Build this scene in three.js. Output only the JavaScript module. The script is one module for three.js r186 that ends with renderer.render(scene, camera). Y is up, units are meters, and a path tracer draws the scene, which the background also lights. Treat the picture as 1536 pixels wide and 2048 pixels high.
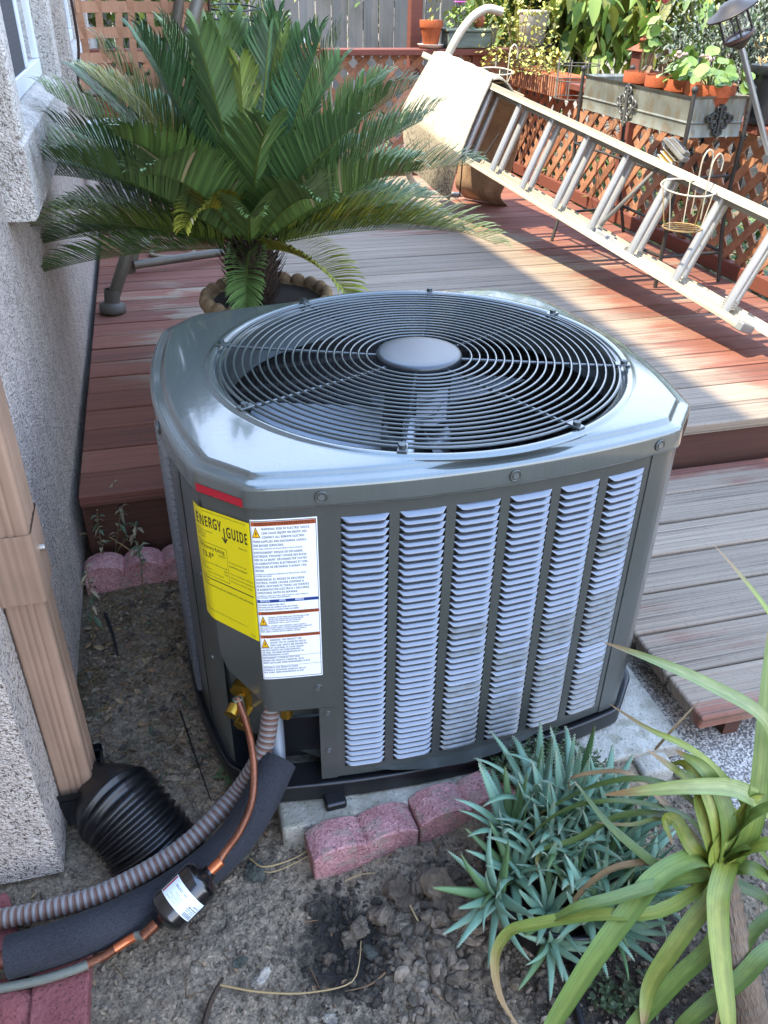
import * as THREE from 'three';
import { mergeGeometries, toCreasedNormals } from 'three/addons/utils/BufferGeometryUtils.js';
import { RoundedBoxGeometry } from 'three/addons/geometries/RoundedBoxGeometry.js';

// ---------------------------------------------------------------- camera, sky, sun, exposure
const scene = new THREE.Scene();
const PITCH = 32.54, ROLL = 0.9, YAW = 15.22, FOCAL = 1655.4, EYE = new THREE.Vector3(0, 1.4, 0);
const camera = new THREE.PerspectiveCamera(2 * Math.atan(1024 / FOCAL) * 180 / Math.PI, 0.75, 0.05, 400);
camera.position.copy(EYE);
const rad = d => d * Math.PI / 180;
camera.rotation.set(-rad(PITCH), -rad(YAW), rad(ROLL), 'YXZ');
camera.updateMatrixWorld(true);

const renderer = new THREE.WebGLRenderer({ antialias: true });
renderer.toneMapping = THREE.LinearToneMapping;
renderer.toneMappingExposure = 5.95;
renderer.shadowMap.enabled = true;

{ // clear blue sky
  const W = 256, H = 128, d = new Float32Array(W * H * 4);
  for (let j = 0; j < H; j++) for (let i = 0; i < W; i++) {
    const el = ((j + 0.5) / H - 0.5) * Math.PI, t = Math.pow(Math.max(0, Math.sin(el)), 0.45), k = (j * W + i) * 4;
    const hz = [0.99, 0.97, 0.93], zn = [0.275, 0.45, 0.82], gr = [0.34, 0.31, 0.26];
    for (let c = 0; c < 3; c++) d[k + c] = el < 0 ? gr[c] : hz[c] + (zn[c] - hz[c]) * t;
    d[k + 3] = 1;
  }
  const sky = new THREE.DataTexture(d, W, H, THREE.RGBAFormat, THREE.FloatType);
  sky.mapping = THREE.EquirectangularReflectionMapping; sky.magFilter = sky.minFilter = THREE.LinearFilter; sky.needsUpdate = true;
  scene.background = sky; scene.environment = sky;
}
const sun = new THREE.DirectionalLight(new THREE.Color(1.0, 0.89, 0.69), 2.05);
sun.position.set(-5, 8.66, 0.35).multiplyScalar(2); sun.target.position.set(0, 0, -2);
sun.position.add(sun.target.position);
sun.castShadow = true; sun.shadow.mapSize.set(4096, 4096); sun.shadow.radius = 1.2;
Object.assign(sun.shadow.camera, { left: -14, right: 14, top: 14, bottom: -14, near: 1, far: 60 });
scene.add(sun, sun.target);

// ---------------------------------------------------------------- helpers
const V = (x, y, z) => new THREE.Vector3(x, y, z);
let seed = 12345;
const rnd = () => { seed = (seed + 0x6D2B79F5) | 0; let t = Math.imul(seed ^ (seed >>> 15), 1 | seed); t = (t + Math.imul(t ^ (t >>> 7), 61 | t)) ^ t; return ((t ^ (t >>> 14)) >>> 0) / 4294967296; };
const rr = (a, b) => a + (b - a) * rnd();
const clamp = (x, a = 0, b = 1) => Math.min(b, Math.max(a, x));
const mix = (a, b, t) => a + (b - a) * t;
const sstep = (a, b, x) => { const t = clamp((x - a) / (b - a)); return t * t * (3 - 2 * t); };
// a picture point (1536 x 2048) gives a direction; the plane it lies on gives the distance
const pixRay = (px, py) => V((px - 768) / FOCAL, -(py - 1024) / FOCAL, -1).applyEuler(camera.rotation);
const onY = (px, py, y) => { const d = pixRay(px, py); return EYE.clone().addScaledVector(d, (y - EYE.y) / d.y); };
const onZ = (px, py, z) => { const d = pixRay(px, py); return EYE.clone().addScaledVector(d, (z - EYE.z) / d.z); };
const onX = (px, py, x) => { const d = pixRay(px, py); return EYE.clone().addScaledVector(d, (x - EYE.x) / d.x); };

const taken = new Map();
const numbered = n => { const k = taken.get(n) || 0; taken.set(n, k + 1); return k ? `${n}_${String(k).padStart(3, '0')}` : n; };
function tag(o, label, category, group, kind) {
  o.userData.label = label; if (category) o.userData.category = category; if (group) o.userData.group = group; if (kind) o.userData.kind = kind;
  return o;
}
function thing(name, label, category, pos = [0, 0, 0], turn = 0, group) {
  const o = new THREE.Group(); o.name = numbered(name); o.position.set(...pos); o.rotation.y = turn; scene.add(o);
  return tag(o, label, category, group);
}
function mesh(name, geo, mat, parent) {
  const m = new THREE.Mesh(geo, mat); m.castShadow = m.receiveShadow = true;
  m.name = parent ? name : numbered(name); (parent || scene).add(m); return m;
}
function structure(name, geo, mat) { const m = mesh(name, geo, mat); m.userData.kind = 'structure'; return m; }

// geometry builder for leaves, strips and lofts
class GB {
  constructor() { this.p = []; this.u = []; this.c = []; this.i = []; this.n = 0; }
  v(x, y, z, u = 0, w = 0, col) { this.p.push(x, y, z); this.u.push(u, w); if (col) this.c.push(col[0], col[1], col[2]); return this.n++; }
  t(a, b, c) { this.i.push(a, b, c); }
  q(a, b, c, d) { this.i.push(a, b, c, a, c, d); }
  geo(smooth = true) {
    const g = new THREE.BufferGeometry();
    g.setAttribute('position', new THREE.Float32BufferAttribute(this.p, 3)); g.setAttribute('uv', new THREE.Float32BufferAttribute(this.u, 2));
    if (this.c.length === this.p.length) g.setAttribute('color', new THREE.Float32BufferAttribute(this.c, 3));
    g.setIndex(this.i); g.computeVertexNormals();
    return smooth === true ? g : toCreasedNormals(g, smooth || 0.5);
  }
}
const grid = (gb, rows, cols, fn, closeC = false) => { // fn(i,j) -> [x,y,z,u,v]
  const b = gb.n;
  for (let i = 0; i < rows; i++) for (let j = 0; j < cols; j++) gb.v(...fn(i, j));
  const cc = closeC ? cols : cols - 1;
  for (let i = 0; i < rows - 1; i++) for (let j = 0; j < cc; j++) { const k = (j + 1) % cols; gb.q(b + i * cols + j, b + i * cols + k, b + (i + 1) * cols + k, b + (i + 1) * cols + j); }
};
function ribbon(gb, pts, width, o = {}) { // flat or V-folded blade along a curve; width(t) in metres
  const n = pts.length, fold = o.fold || 0, ref = o.ref || V(0, 1, 0), cols = o.fold !== undefined ? 3 : 2, b = gb.n;
  let tan = V(), side = V(), nor = V();
  for (let i = 0; i < n; i++) {
    const t = i / (n - 1); tan.copy(pts[Math.min(n - 1, i + 1)]).sub(pts[Math.max(0, i - 1)]).normalize();
    side.crossVectors(tan, o.refs ? o.refs[i] : ref); if (side.lengthSq() < 1e-6) side.set(1, 0, 0); side.normalize();
    nor.crossVectors(side, tan).normalize();
    if (o.twist) { const a = o.twist * t; const s2 = side.clone().multiplyScalar(Math.cos(a)).addScaledVector(nor, Math.sin(a)); nor.multiplyScalar(Math.cos(a)).addScaledVector(side, -Math.sin(a)); side.copy(s2); }
    const w = width(t) / 2, col = o.col ? o.col(t) : null;
    const L = pts[i].clone().addScaledVector(side, -w).addScaledVector(nor, fold * w), R = pts[i].clone().addScaledVector(side, w).addScaledVector(nor, fold * w);
    gb.v(L.x, L.y, L.z, 0, t, col && (o.edge ? o.edge(t) : col));
    if (cols === 3) gb.v(pts[i].x, pts[i].y, pts[i].z, 0.5, t, col);
    gb.v(R.x, R.y, R.z, 1, t, col && (o.edge ? o.edge(t) : col));
  }
  for (let i = 0; i < n - 1; i++) for (let j = 0; j < cols - 1; j++) { const a = b + i * cols + j; gb.q(a, a + 1, a + 1 + cols, a + cols); }
}
const curvePts = (ctrl, n) => new THREE.CatmullRomCurve3(ctrl, false, 'centripetal').getPoints(n);
function tube(ctrl, r, n = 40, rs = 10, straight = false) { // r: number or function(t); returns geometry with round end caps left open
  const cv = straight ? (() => { const c = new THREE.CurvePath(); for (let i = 0; i < ctrl.length - 1; i++) c.add(new THREE.LineCurve3(ctrl[i], ctrl[i + 1])); return c; })() : new THREE.CatmullRomCurve3(ctrl, false, 'centripetal');
  const g = new THREE.TubeGeometry(cv, n, 1, rs, false), P = g.attributes.position, N = g.attributes.normal, len = cv.getLength();
  for (let i = 0; i <= n; i++) { const c = cv.getPointAt(i / n), rad_ = typeof r === 'function' ? r(i / n) : r;
    for (let j = 0; j <= rs; j++) { const k = i * (rs + 1) + j; P.setXYZ(k, c.x + N.getX(k) * rad_, c.y + N.getY(k) * rad_, c.z + N.getZ(k) * rad_); g.attributes.uv.setXY(k, i / n * len, j / rs); } }
  if (typeof r === 'function') g.computeVertexNormals();
  // flat caps
  const caps = [];
  for (const e of [0, n]) { const c = cv.getPointAt(e / n), gb = new GB(); const m = gb.v(c.x, c.y, c.z, 0, 0); for (let j = 0; j < rs; j++) { const k = e * (rs + 1) + j; gb.v(P.getX(k), P.getY(k), P.getZ(k), .01, j / rs); } for (let j = 0; j < rs; j++) e ? gb.t(m, 1 + j, 1 + (j + 1) % rs) : gb.t(m, 1 + (j + 1) % rs, 1 + j); caps.push(gb.geo()); }
  return mergeGeometries([g, ...caps]);
}
const rod = (a, b, r, rs = 8) => tube([a, b], r, 1, rs, true);
function uvBox(g, s = 1, ox = 0, oy = 0) { // planar uv in metres by face direction
  const h = g.index ? g.toNonIndexed() : g; const P = h.attributes.position, N = h.attributes.normal, U = new Float32Array(P.count * 2);
  for (let i = 0; i < P.count; i += 3) {
    const nx = Math.abs(N.getX(i) + N.getX(i + 1) + N.getX(i + 2)), ny = Math.abs(N.getY(i) + N.getY(i + 1) + N.getY(i + 2)), nz = Math.abs(N.getZ(i) + N.getZ(i + 1) + N.getZ(i + 2));
    for (let k = i; k < i + 3; k++) { const x = P.getX(k), y = P.getY(k), z = P.getZ(k);
      const uv = nx >= ny && nx >= nz ? [z, y] : ny >= nz ? [x, z] : [x, y]; U[k * 2] = (uv[0] + ox) * s; U[k * 2 + 1] = (uv[1] + oy) * s; } }
  h.setAttribute('uv', new THREE.BufferAttribute(U, 2)); return h;
}
const rbox = (w, h, d, r = 0.004, s = 2) => new RoundedBoxGeometry(w, h, d, s, Math.min(r, w / 2.01, h / 2.01, d / 2.01));
const boxAt = (x0, x1, y0, y1, z0, z1, r = 0) => { const g = r ? rbox(Math.abs(x1 - x0), Math.abs(y1 - y0), Math.abs(z1 - z0), r) : new THREE.BoxGeometry(Math.abs(x1 - x0), Math.abs(y1 - y0), Math.abs(z1 - z0)); g.translate((x0 + x1) / 2, (y0 + y1) / 2, (z0 + z1) / 2); return g; };
function barGeo(a, b, w, h, ref = V(0, 1, 0), r = 0.003) { // rectangular bar from a to b: w across, h along ref
  const d = b.clone().sub(a), L = d.length(); d.normalize(); const s = V().crossVectors(ref, d).normalize(), u = V().crossVectors(d, s).normalize();
  const g = rbox(w, h, L, r, 1); g.applyMatrix4(new THREE.Matrix4().makeBasis(s, u, d).setPosition(a.clone().add(b).multiplyScalar(0.5))); return g;
}
const lathe = (prof, seg = 40) => new THREE.LatheGeometry(prof.map(p => new THREE.Vector2(p[0], p[1])), seg);
const merge = list => mergeGeometries(list.map(g => { const h = g.index ? g.toNonIndexed() : g; for (const k of Object.keys(h.attributes)) if (!['position', 'normal', 'uv'].includes(k)) h.deleteAttribute(k); return h; }));

// tileable noise fields
function noiseField(n, f0, oct, s, fy = f0, gain = 0.5) {
  const out = new Float32Array(n * n); let amp = 1, tot = 0;
  for (let o = 0; o < oct; o++) {
    const fx = f0 << o, fz = fy << o, g = new Float32Array(fx * fz); let q = (s * 7919 + o * 104729) | 0;
    for (let i = 0; i < g.length; i++) { q = (Math.imul(q, 1664525) + 1013904223) | 0; g[i] = ((q >>> 8) & 0xffff) / 65535; }
    for (let j = 0; j < n; j++) { const y = j / n * fz, y0 = Math.floor(y), ty = y - y0, sy = ty * ty * (3 - 2 * ty), r0 = (y0 % fz) * fx, r1 = ((y0 + 1) % fz) * fx;
      for (let i = 0; i < n; i++) { const x = i / n * fx, x0 = Math.floor(x), tx = x - x0, sx = tx * tx * (3 - 2 * tx), a = x0 % fx, b = (x0 + 1) % fx;
        const u = g[r0 + a] + (g[r0 + b] - g[r0 + a]) * sx, w = g[r1 + a] + (g[r1 + b] - g[r1 + a]) * sx; out[j * n + i] += amp * (u + (w - u) * sy); } }
    tot += amp; amp *= gain;
  }
  for (let i = 0; i < out.length; i++) out[i] /= tot;
  return { n, d: out, at(u, v) { u -= Math.floor(u); v -= Math.floor(v); const x = u * n, y = v * n, x0 = x | 0, y0 = y | 0, tx = x - x0, ty = y - y0, x1 = (x0 + 1) % n, y1 = (y0 + 1) % n, a = x0 % n, b = y0 % n, D = out;
    const p = D[b * n + a], q = D[b * n + x1], r = D[y1 * n + a], s2 = D[y1 * n + x1]; return p + (q - p) * tx + (r - p + (p - q - r + s2) * tx) * ty; } };
}
const nA = noiseField(512, 4, 7, 1), nB = noiseField(512, 8, 6, 2), nF = noiseField(512, 64, 3, 3), nG = noiseField(512, 2, 8, 4, 96), nS = noiseField(512, 128, 2, 6);
function dataTex(w, h, fn, srgb = true, rep = [1, 1]) { // fn(u,v) -> [r,g,b] 0..1
  const d = new Uint8Array(w * h * 4);
  for (let j = 0; j < h; j++) for (let i = 0; i < w; i++) { const c = fn((i + .5) / w, (j + .5) / h), k = (j * w + i) * 4; d[k] = clamp(c[0]) * 255; d[k + 1] = clamp(c[1]) * 255; d[k + 2] = clamp(c[2]) * 255; d[k + 3] = 255; }
  const t = new THREE.DataTexture(d, w, h); t.wrapS = t.wrapT = THREE.RepeatWrapping; t.magFilter = THREE.LinearFilter; t.minFilter = THREE.LinearMipmapLinearFilter; t.generateMipmaps = true;
  if (srgb) t.colorSpace = THREE.SRGBColorSpace; t.repeat.set(...rep); t.needsUpdate = true; return t;
}
const g1 = x => [x, x, x];
const c255 = (r, g, b) => [r / 255, g / 255, b / 255];
const lerp3 = (a, b, t) => [a[0] + (b[0] - a[0]) * t, a[1] + (b[1] - a[1]) * t, a[2] + (b[2] - a[2]) * t];
const std = (o) => new THREE.MeshStandardMaterial(o);
const phy = (o) => new THREE.MeshPhysicalMaterial(o);
const tinted = (base, o = {}) => std({ color: base, roughness: 0.8, ...o });

// shared small textures: mottled tone (multiplies a base colour) and fine relief
const mottle = dataTex(512, 512, (u, v) => { const a = nA.at(u, v), b = nF.at(u, v); const k = 0.80 + (a - .5) * .5 + (b - .5) * .22; return [k + .04, k + .02, k]; }, true);
const fineBump = dataTex(512, 512, (u, v) => g1(nF.at(u, v) * .6 + nS.at(u, v) * .4), false);
const withMottle = (col, rough = .8, o = {}) => std({ color: col, map: mottle, roughness: rough, ...o });

// ---------------------------------------------------------------- ground
const WALLX = -0.33, DECKY = 0.2, STEPY = 0.06, DECKZ = -2.08, DECKR = 2.654, REARZ = -6.25;
const bedLow = (x, z) => {
  let y = -0.062 + (nA.at(x * .55 + .3, z * .55 + .1) - .5) * .05 + (nB.at(x * 1.3, z * 1.3) - .5) * .022;
  y += (nF.at(x * 1.1, z * 1.1) - .5) * .012 * sstep(-2.4, -1.0, z);
  y -= .02 * Math.exp(-((x - .18) ** 2 + (z + .83) ** 2) / .012);                  // scraped hollow by the edging
  y += .022 * Math.exp(-((x - .33) ** 2 / .02 + (z + .8) ** 2 / .008));            // crumbled heap
  y -= .03 * sstep(-.3, -.5, x) * sstep(-1.15, -.95, z);
  return y;
};
const groundY = bedLow;
{
  const axis = (a, b, step, far) => { const o = []; for (let k = 12; k >= 1; k--) o.push(a - far * Math.pow(k / 12, 3)); for (let v = a; v < b; v += step) o.push(v); o.push(b); for (let k = 1; k <= 12; k++) o.push(b + far * Math.pow(k / 12, 3)); return o; };
  const xs = axis(-.5, 1.4, .0065, 90), zs = axis(-2.2, -.3, .0065, 90), gb = new GB();
  grid(gb, zs.length, xs.length, (i, j) => [xs[j], groundY(xs[j], zs[i]), zs[i], (xs[j] + .6) / 2.05, (zs[i] + 2.3) / 2.05]);
  const g = gb.geo(); if (g.attributes.normal.getY(5000) < 0) { g.index.array.reverse(); g.computeVertexNormals(); }
  const dirtC = dataTex(2048, 2048, (u, v) => {
    const x = u * 2.05 - .6, z = v * 2.05 - 2.3, a = nA.at(u * 2, v * 2), b = nB.at(u * 6, v * 6), f = nF.at(u * 5, v * 5), s = nS.at(u * 7, v * 7);
    let c = lerp3([.37, .32, .255], [.55, .485, .395], clamp(a * 1.1 + (b - .5) * .7));
    const pale = sstep(.5, .66, nA.at(u * 1.3 + .37, v * 1.3 + .71)); c = lerp3(c, [.60, .535, .45], pale * .55);
    const dist = Math.hypot((x - .165) / 1.0, (z + .83) / 1.5) + (b - .5) * .12; const dark = 1 - sstep(.045, .10, dist); c = lerp3(c, [.11, .098, .09], dark * .85);
    const d2 = Math.hypot(x - .62, (z + .62) / .8) + (b - .5) * .2; c = lerp3(c, [.19, .165, .14], (1 - sstep(.1, .26, d2)) * .8);
    const moss = sstep(.55, .7, nB.at(u * 2.3 + .2, v * 2.3)) * (1 - sstep(-.3, .05, x)) * (1 - sstep(-1.5, -1.2, z)); c = lerp3(c, [.30, .26, .13], moss * .5);
    const k = .66 + f * .42 + (s - .5) * .34; const fleck = s > .76 ? 1.1 : s < .25 ? .7 : 1;  // pale and dark soil flecks scattered by noise
    return [c[0] * k * fleck, c[1] * k * fleck, c[2] * k * fleck];
  });
  const dirtB = dataTex(1024, 1024, (u, v) => { const f = nF.at(u * 4, v * 4), s = nS.at(u * 5, v * 5), b = nB.at(u * 7, v * 7); return g1(f * .4 + s * .4 + b * .35); }, false);
  structure('ground', g, std({ map: dirtC, bumpMap: dirtB, bumpScale: .010, roughness: .97 }));
}

// ---------------------------------------------------------------- house
const stuccoB = dataTex(1024, 1024, (u, v) => { const a = nF.at(u, v), b = nS.at(u, v), c = nB.at(u * 3, v * 3); return g1(clamp((a - .5) * 1.1 + (b - .5) * 1.0 + (c - .5) * .9 + .5)); }, false);
const stuccoTex = (base, speck) => dataTex(1024, 1024, (u, v) => { const a = nA.at(u * 2, v * 2), b = nS.at(u, v), c = nF.at(u * 1.0, v * 1.0), e = nB.at(u * 3 + .1, v * 3); const k = .93 + (a - .5) * .18 + (c - .5) * .16; const s = sstep(.42, .28, b * .5 + c * .5) * speck; const q = lerp3(base, [base[0] * .42, base[1] * .38, base[2] * .36], s); return [q[0] * k + (e - .5) * .03, q[1] * k, q[2] * k]; });
const matStucco = std({ map: stuccoTex([.80, .745, .69], .85), bumpMap: stuccoB, bumpScale: .006, roughness: .95 });
const matTrim = std({ map: stuccoTex([.86, .83, .78], .55), bumpMap: stuccoB, bumpScale: .006, roughness: .95 });
const SU = 1 / .32;
const house = thing('house', 'stucco house with white-framed windows in raised surrounds beside the deck', 'house');
const Ztop = 2.55, wallT = .16;
{
  const wins = [[-3.43, -2.205], [-5.55, -4.325], [-7.67, -6.445]], sillY = 1.085, headY = 2.15, wl = [];
  const x0 = WALLX - wallT, x1 = WALLX;
  wl.push(boxAt(x0, x1, -.045, sillY, -9, -1.09));
  wl.push(boxAt(x0, x1, headY, Ztop, -9, -1.09));
  let z = -1.09; for (const [a, b] of wins) { wl.push(boxAt(x0, x1, sillY, headY, b, z)); z = a; } wl.push(boxAt(x0, x1, sillY, headY, -9, z));
  mesh('wall', uvBox(merge(wl), SU), matStucco, house).userData.label = 'tan stucco wall along the deck';
  mesh('wall', uvBox(boxAt(-1.6, WALLX - .001, -.045, Ztop, -1.09 - wallT, -1.088), SU, .13, .2), matStucco, house).userData.label = 'stucco end wall behind the downspout';
  mesh('wall', uvBox(boxAt(-1.76, -1.6, -.045, Ztop + .02, -1.25, 6), SU), matStucco, house).userData.label = 'recessed stucco wall of the house';
  mesh('foundation', uvBox(merge([boxAt(-1.75, WALLX - .025, -.3, -.046, -9, -1.105)]), 2), withMottle(0x6f6a64, .95), house);
  mesh('added_upper_wall', uvBox(boxAt(-6, -1.62, Ztop, 5.3, -10.5, 6.5), SU), matStucco, house);  // unseen set-back storey, added to carry the shading overhang
  // low roof; unseen upper floor added, its skewed overhang placed to shade deck and bed
  const roofM = withMottle(0x8a7466, .9);
  const slab = (pts, th) => { const gb = new GB(); const n = pts.length; for (const p of pts) gb.v(p[0], p[1], p[2], p[0], p[2]); for (const p of pts) gb.v(p[0], p[1] - th, p[2], p[0], p[2]); gb.q(0, 1, 2, 3); gb.q(7, 6, 5, 4); for (let i = 0; i < 4; i++) { const k = (i + 1) % 4; gb.q(i, i + 4, k + 4, k); } return gb.geo(.3); };
  mesh('roof', slab([[-.05, 2.62, -9.4], [-.05, 2.62, -.85], [-1.62, 2.95, -.85], [-1.62, 2.95, -9.4]], .1), roofM, house);
  const ex = zz => -1.13 - .14 + (zz + 3.6) * .0911 * .55;
  mesh('added_shade_eave', slab([[ex(-11), 5.42, -11], [ex(7), 5.42, 7], [-3.9, 6.4, 7], [-3.9, 6.4, -11]], .16), roofM, house);  // added overhang, skewed so its shadow edge runs along the deck
  mesh('roof', slab([[-3.9, 6.4, -11], [-3.9, 6.4, 7], [-6.6, 5.42, 7], [-6.6, 5.42, -11]], .16), roofM, house);  // far slope of the added upper storey
  // rooms behind the windows
  mesh('room_wall', merge([boxAt(-2.6, -2.55, .3, 2.5, -9, -1.26), boxAt(-2.6, -.5, .25, .3, -9, -1.26), boxAt(-2.6, -.5, 2.5, 2.54, -9, -1.26), boxAt(-2.55, -.49, .3, 2.5, -3.95, -3.9), boxAt(-2.55, -.49, .3, 2.5, -6.1, -6.05)]), tinted(0x8d857a), house);
  const vinyl = std({ color: 0xdfe6ec, roughness: .35 }), glass = phy({ color: 0xffffff, transmission: 1, thickness: 0, roughness: .02, ior: 1.5 });
  const screenT = dataTex(256, 256, (u, v) => { const a = Math.abs(Math.sin(u * Math.PI * 64)), b = Math.abs(Math.sin(v * Math.PI * 64)); return lerp3([.16, .17, .185], [.25, .26, .275], Math.max(a, b) * .8 + nA.at(u, v) * .2); });
  const screenM = std({ map: screenT, roughness: .75 });
  wins.forEach(([za, zb], k) => {
    // raised surround: sill band with a sloped top, two jambs, head
    const px = -.262, s = .1;
    const jamb = (a, b) => boxAt(x1 - .01, px, 1.1, headY + .12, a, b, .012);
    const t1 = mesh('window_surround', uvBox(merge([jamb(zb, zb + s), jamb(za - s, za), boxAt(x1 - .012, px, headY, headY + .1, za + .001, zb - .001, .012)]), SU), matTrim, house);
    const gb = new GB(); // sill band, swept along z
    const prof = [[x1 - .01, .929], [px - .008, .929], [px, .937], [px, 1.088], [px - .01, 1.099], [x1 + .026, 1.118], [x1 - .01, 1.118]];
    grid(gb, 2, prof.length, (i, j) => [prof[j][0], prof[j][1], i ? za - s - .002 : zb + s + .002, 0, 0]);
    const f = gb.n; prof.forEach(p => gb.v(p[0], p[1], zb + s + .002)); for (let j = 1; j < prof.length - 1; j++) gb.t(f, f + j + 1, f + j);
    mesh('window_sill', uvBox(gb.geo(.35), SU, .21, .05), matTrim, house);
    const wx = x1 + .012, zm0 = (za + zb) / 2 - .2, fr = mesh('window', merge([boxAt(wx - .05, wx, sillY + .035, sillY + .085, za, zb, .004), boxAt(wx - .05, wx, headY - .05, headY, za, zb, .004), boxAt(wx - .049, wx - .001, sillY + .086, headY - .051, za, za + .035, .004), boxAt(wx - .049, wx - .001, sillY + .086, headY - .051, zb - .05, zb, .004), boxAt(wx - .045, wx + .001, sillY + .086, headY - .051, zm0 - .022, zm0 + .022, .004)]), vinyl, house);
    fr.userData.label = 'white vinyl sliding window with an insect screen';
    const zm = zm0;
    mesh('insect_screen', boxAt(wx - .009, wx - .006, sillY + .086, headY - .051, zm + .022, zb - .05), screenM, fr);
    mesh('pane', boxAt(wx - .012, wx - .0115, sillY + .086, headY - .051, za + .035, zm - .022), glass, fr);
  });
}

// ---------------------------------------------------------------- downspout and its drain
{
  const ds = thing('downspout', 'tan painted fluted metal downspout against the house corner', 'downspout', [-.2955, 0, -1.243]);
  const w = .066, d = .09, sec = (sx, sz, flute) => { const pts = []; const side = (ax, az, bx, bz, n) => { for (let i = 0; i < n; i++) { const t = i / n; let x = ax + (bx - ax) * t, z = az + (bz - az) * t; const nx = (az - bz), nz = (bx - ax), L = Math.hypot(nx, nz); const e = flute && t > .15 && t < .85 ? -.0028 * Math.pow(Math.abs(Math.sin((t - .15) / .7 * Math.PI * 3)), 3) : 0; pts.push([x - nx / L * e, z - nz / L * e]); } };
    const a = sx / 2, b = sz / 2, r = .008; const corner = (cx, cz, a0) => { for (let i = 0; i <= 3; i++) { const t = a0 + i / 4 * Math.PI / 2; pts.push([cx + Math.cos(t) * r, cz + Math.sin(t) * r]); } };
    corner(a - r, b - r, 0); side(a - r, b, -a + r, b, 28); corner(-a + r, b - r, Math.PI / 2); side(-a, b - r, -a, -b + r, 28); corner(-a + r, -b + r, Math.PI); side(-a + r, -b, a - r, -b, 28); corner(a - r, -b + r, 1.5 * Math.PI); side(a, -b + r, a, b - r, 28); return pts; };
  const pipe = (sx, sz, y0, y1, flute, rows = 2) => { const s = sec(sx, sz, flute), gb = new GB(); grid(gb, rows, s.length, (i, j) => { const y = mix(y0, y1, i / (rows - 1)); return [s[j][0], y, s[j][1], j / s.length * .31, y]; }, true); return gb.geo(.5); };
  const dsM = std({ color: 0xae9079, map: dataTex(512, 512, (u, v) => { const a = nG.at(v * .6, u * 1.5), b = nA.at(u * 2, v * 2); const k = .86 + (a - .5) * .22 + (b - .5) * .22; return [k, k * .985, k * .97]; }), roughness: .5, metalness: .1 });
  mesh('lower_pipe', pipe(w, d, .03, .66, true), dsM, ds);
  mesh('sleeve', pipe(w + .012, d + .012, .52, .655, false), dsM, ds);
  mesh('upper_pipe', pipe(w + .006, d + .006, .62, 2.55, true), dsM, ds);
  const sc = new THREE.CylinderGeometry(.006, .006, .008, 6); sc.rotateZ(Math.PI / 2); sc.translate(w / 2 + .01, .6, .005); mesh('screw', sc, std({ color: 0xbbb8ad, roughness: .3, metalness: .8 }), ds);
  // ribbed black drain hose
  const hs = thing('drain_hose', 'black ribbed plastic drain hose fitted under the downspout', 'hose', [-.2955, 0, -1.243]);
  const blk = phy({ color: 0x131417, roughness: .36, clearcoat: .2, clearcoatRoughness: .4, map: mottle });
  const adapter = new GB(); const rings = [[w + .03, d + .03, .058, 0], [w + .03, d + .03, .044, 0], [w + .018, d + .018, .043, 0], [w + .018, d + .018, .034, 0], [w + .026, d + .026, .033, 0], [w + .026, d + .026, .018, 0], [w + .016, d + .016, .016, 0], [w + .022, d + .022, -.01, .01], [w + .05, d + .04, -.03, .03]];
  const S0 = rings.map(r => sec(r[0], r[1], false)); grid(adapter, rings.length, S0[0].length, (i, j) => [S0[i][j][0] + rings[i][3], rings[i][2], S0[i][j][1], 0, 0], true);
  mesh('adapter_collar', adapter.geo(.6), blk, hs);
  const off0 = V(-.2955, 0, -1.243), cp = [V(-.012, .025, -.004), V(.02, .016, .008), onY(250, 1626, .0).sub(off0), onY(320, 1715, -.075).sub(off0), onY(365, 1772, -.16).sub(off0)];
  const hg = tube(cp, t => { const base = t < .34 ? mix(.042, .083, sstep(.04, .34, t)) : .083; return base + (t > .3 ? .004 * Math.sin((t - .3) * Math.PI * 2 * 23) : 0); }, 420, 48);
  mesh('ribbed_hose', hg, blk, hs);
}

// ---------------------------------------------------------------- decks
const woodGrain = (u, v, k) => nG.at(u * .5 + k * .37, v * 1.0 + k * .61) * .6 + nG.at(u * 1.5 + k, v * 2.7 + k * .3) * .4;
const deckTone = (x, z, row, red) => { // weathered boards: red stain worn to grey, tone by place and board
  const h = Math.abs(Math.sin(row * 12.9898) * 43758.5453) % 1;
  const g = woodGrain(x * .5, z * 1.5 + h, row), g2 = nG.at(x * .9 + h, z * 6), n = nA.at(x * .45 + h, z * .9), b = nB.at(x * .8 + h * 3, z * 2.2), sp = nS.at(x * 1.3, z * 1.3);
  const wear = clamp(red + (g - .5) * .8 + (n - .5) * .9 + (b - .5) * .4);
  const sk = h * .6 + (g2 - .5) * .9; let stain = lerp3([.44, .27, .215], [.60, .385, .305], sk), bare = lerp3([.43, .385, .325], [.65, .59, .505], clamp(g2 * 1.15 - .05 + (h - .5) * .2));
  let c = lerp3(stain, bare, sstep(.3, .72, wear) * .92);
  const line = sstep(.36, .27, g2) * .35 + (sp < .3 ? .08 : 0); c = lerp3(c, [.17, .14, .125], line);
  return c;
};
const boardPitch = .1402;
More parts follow.
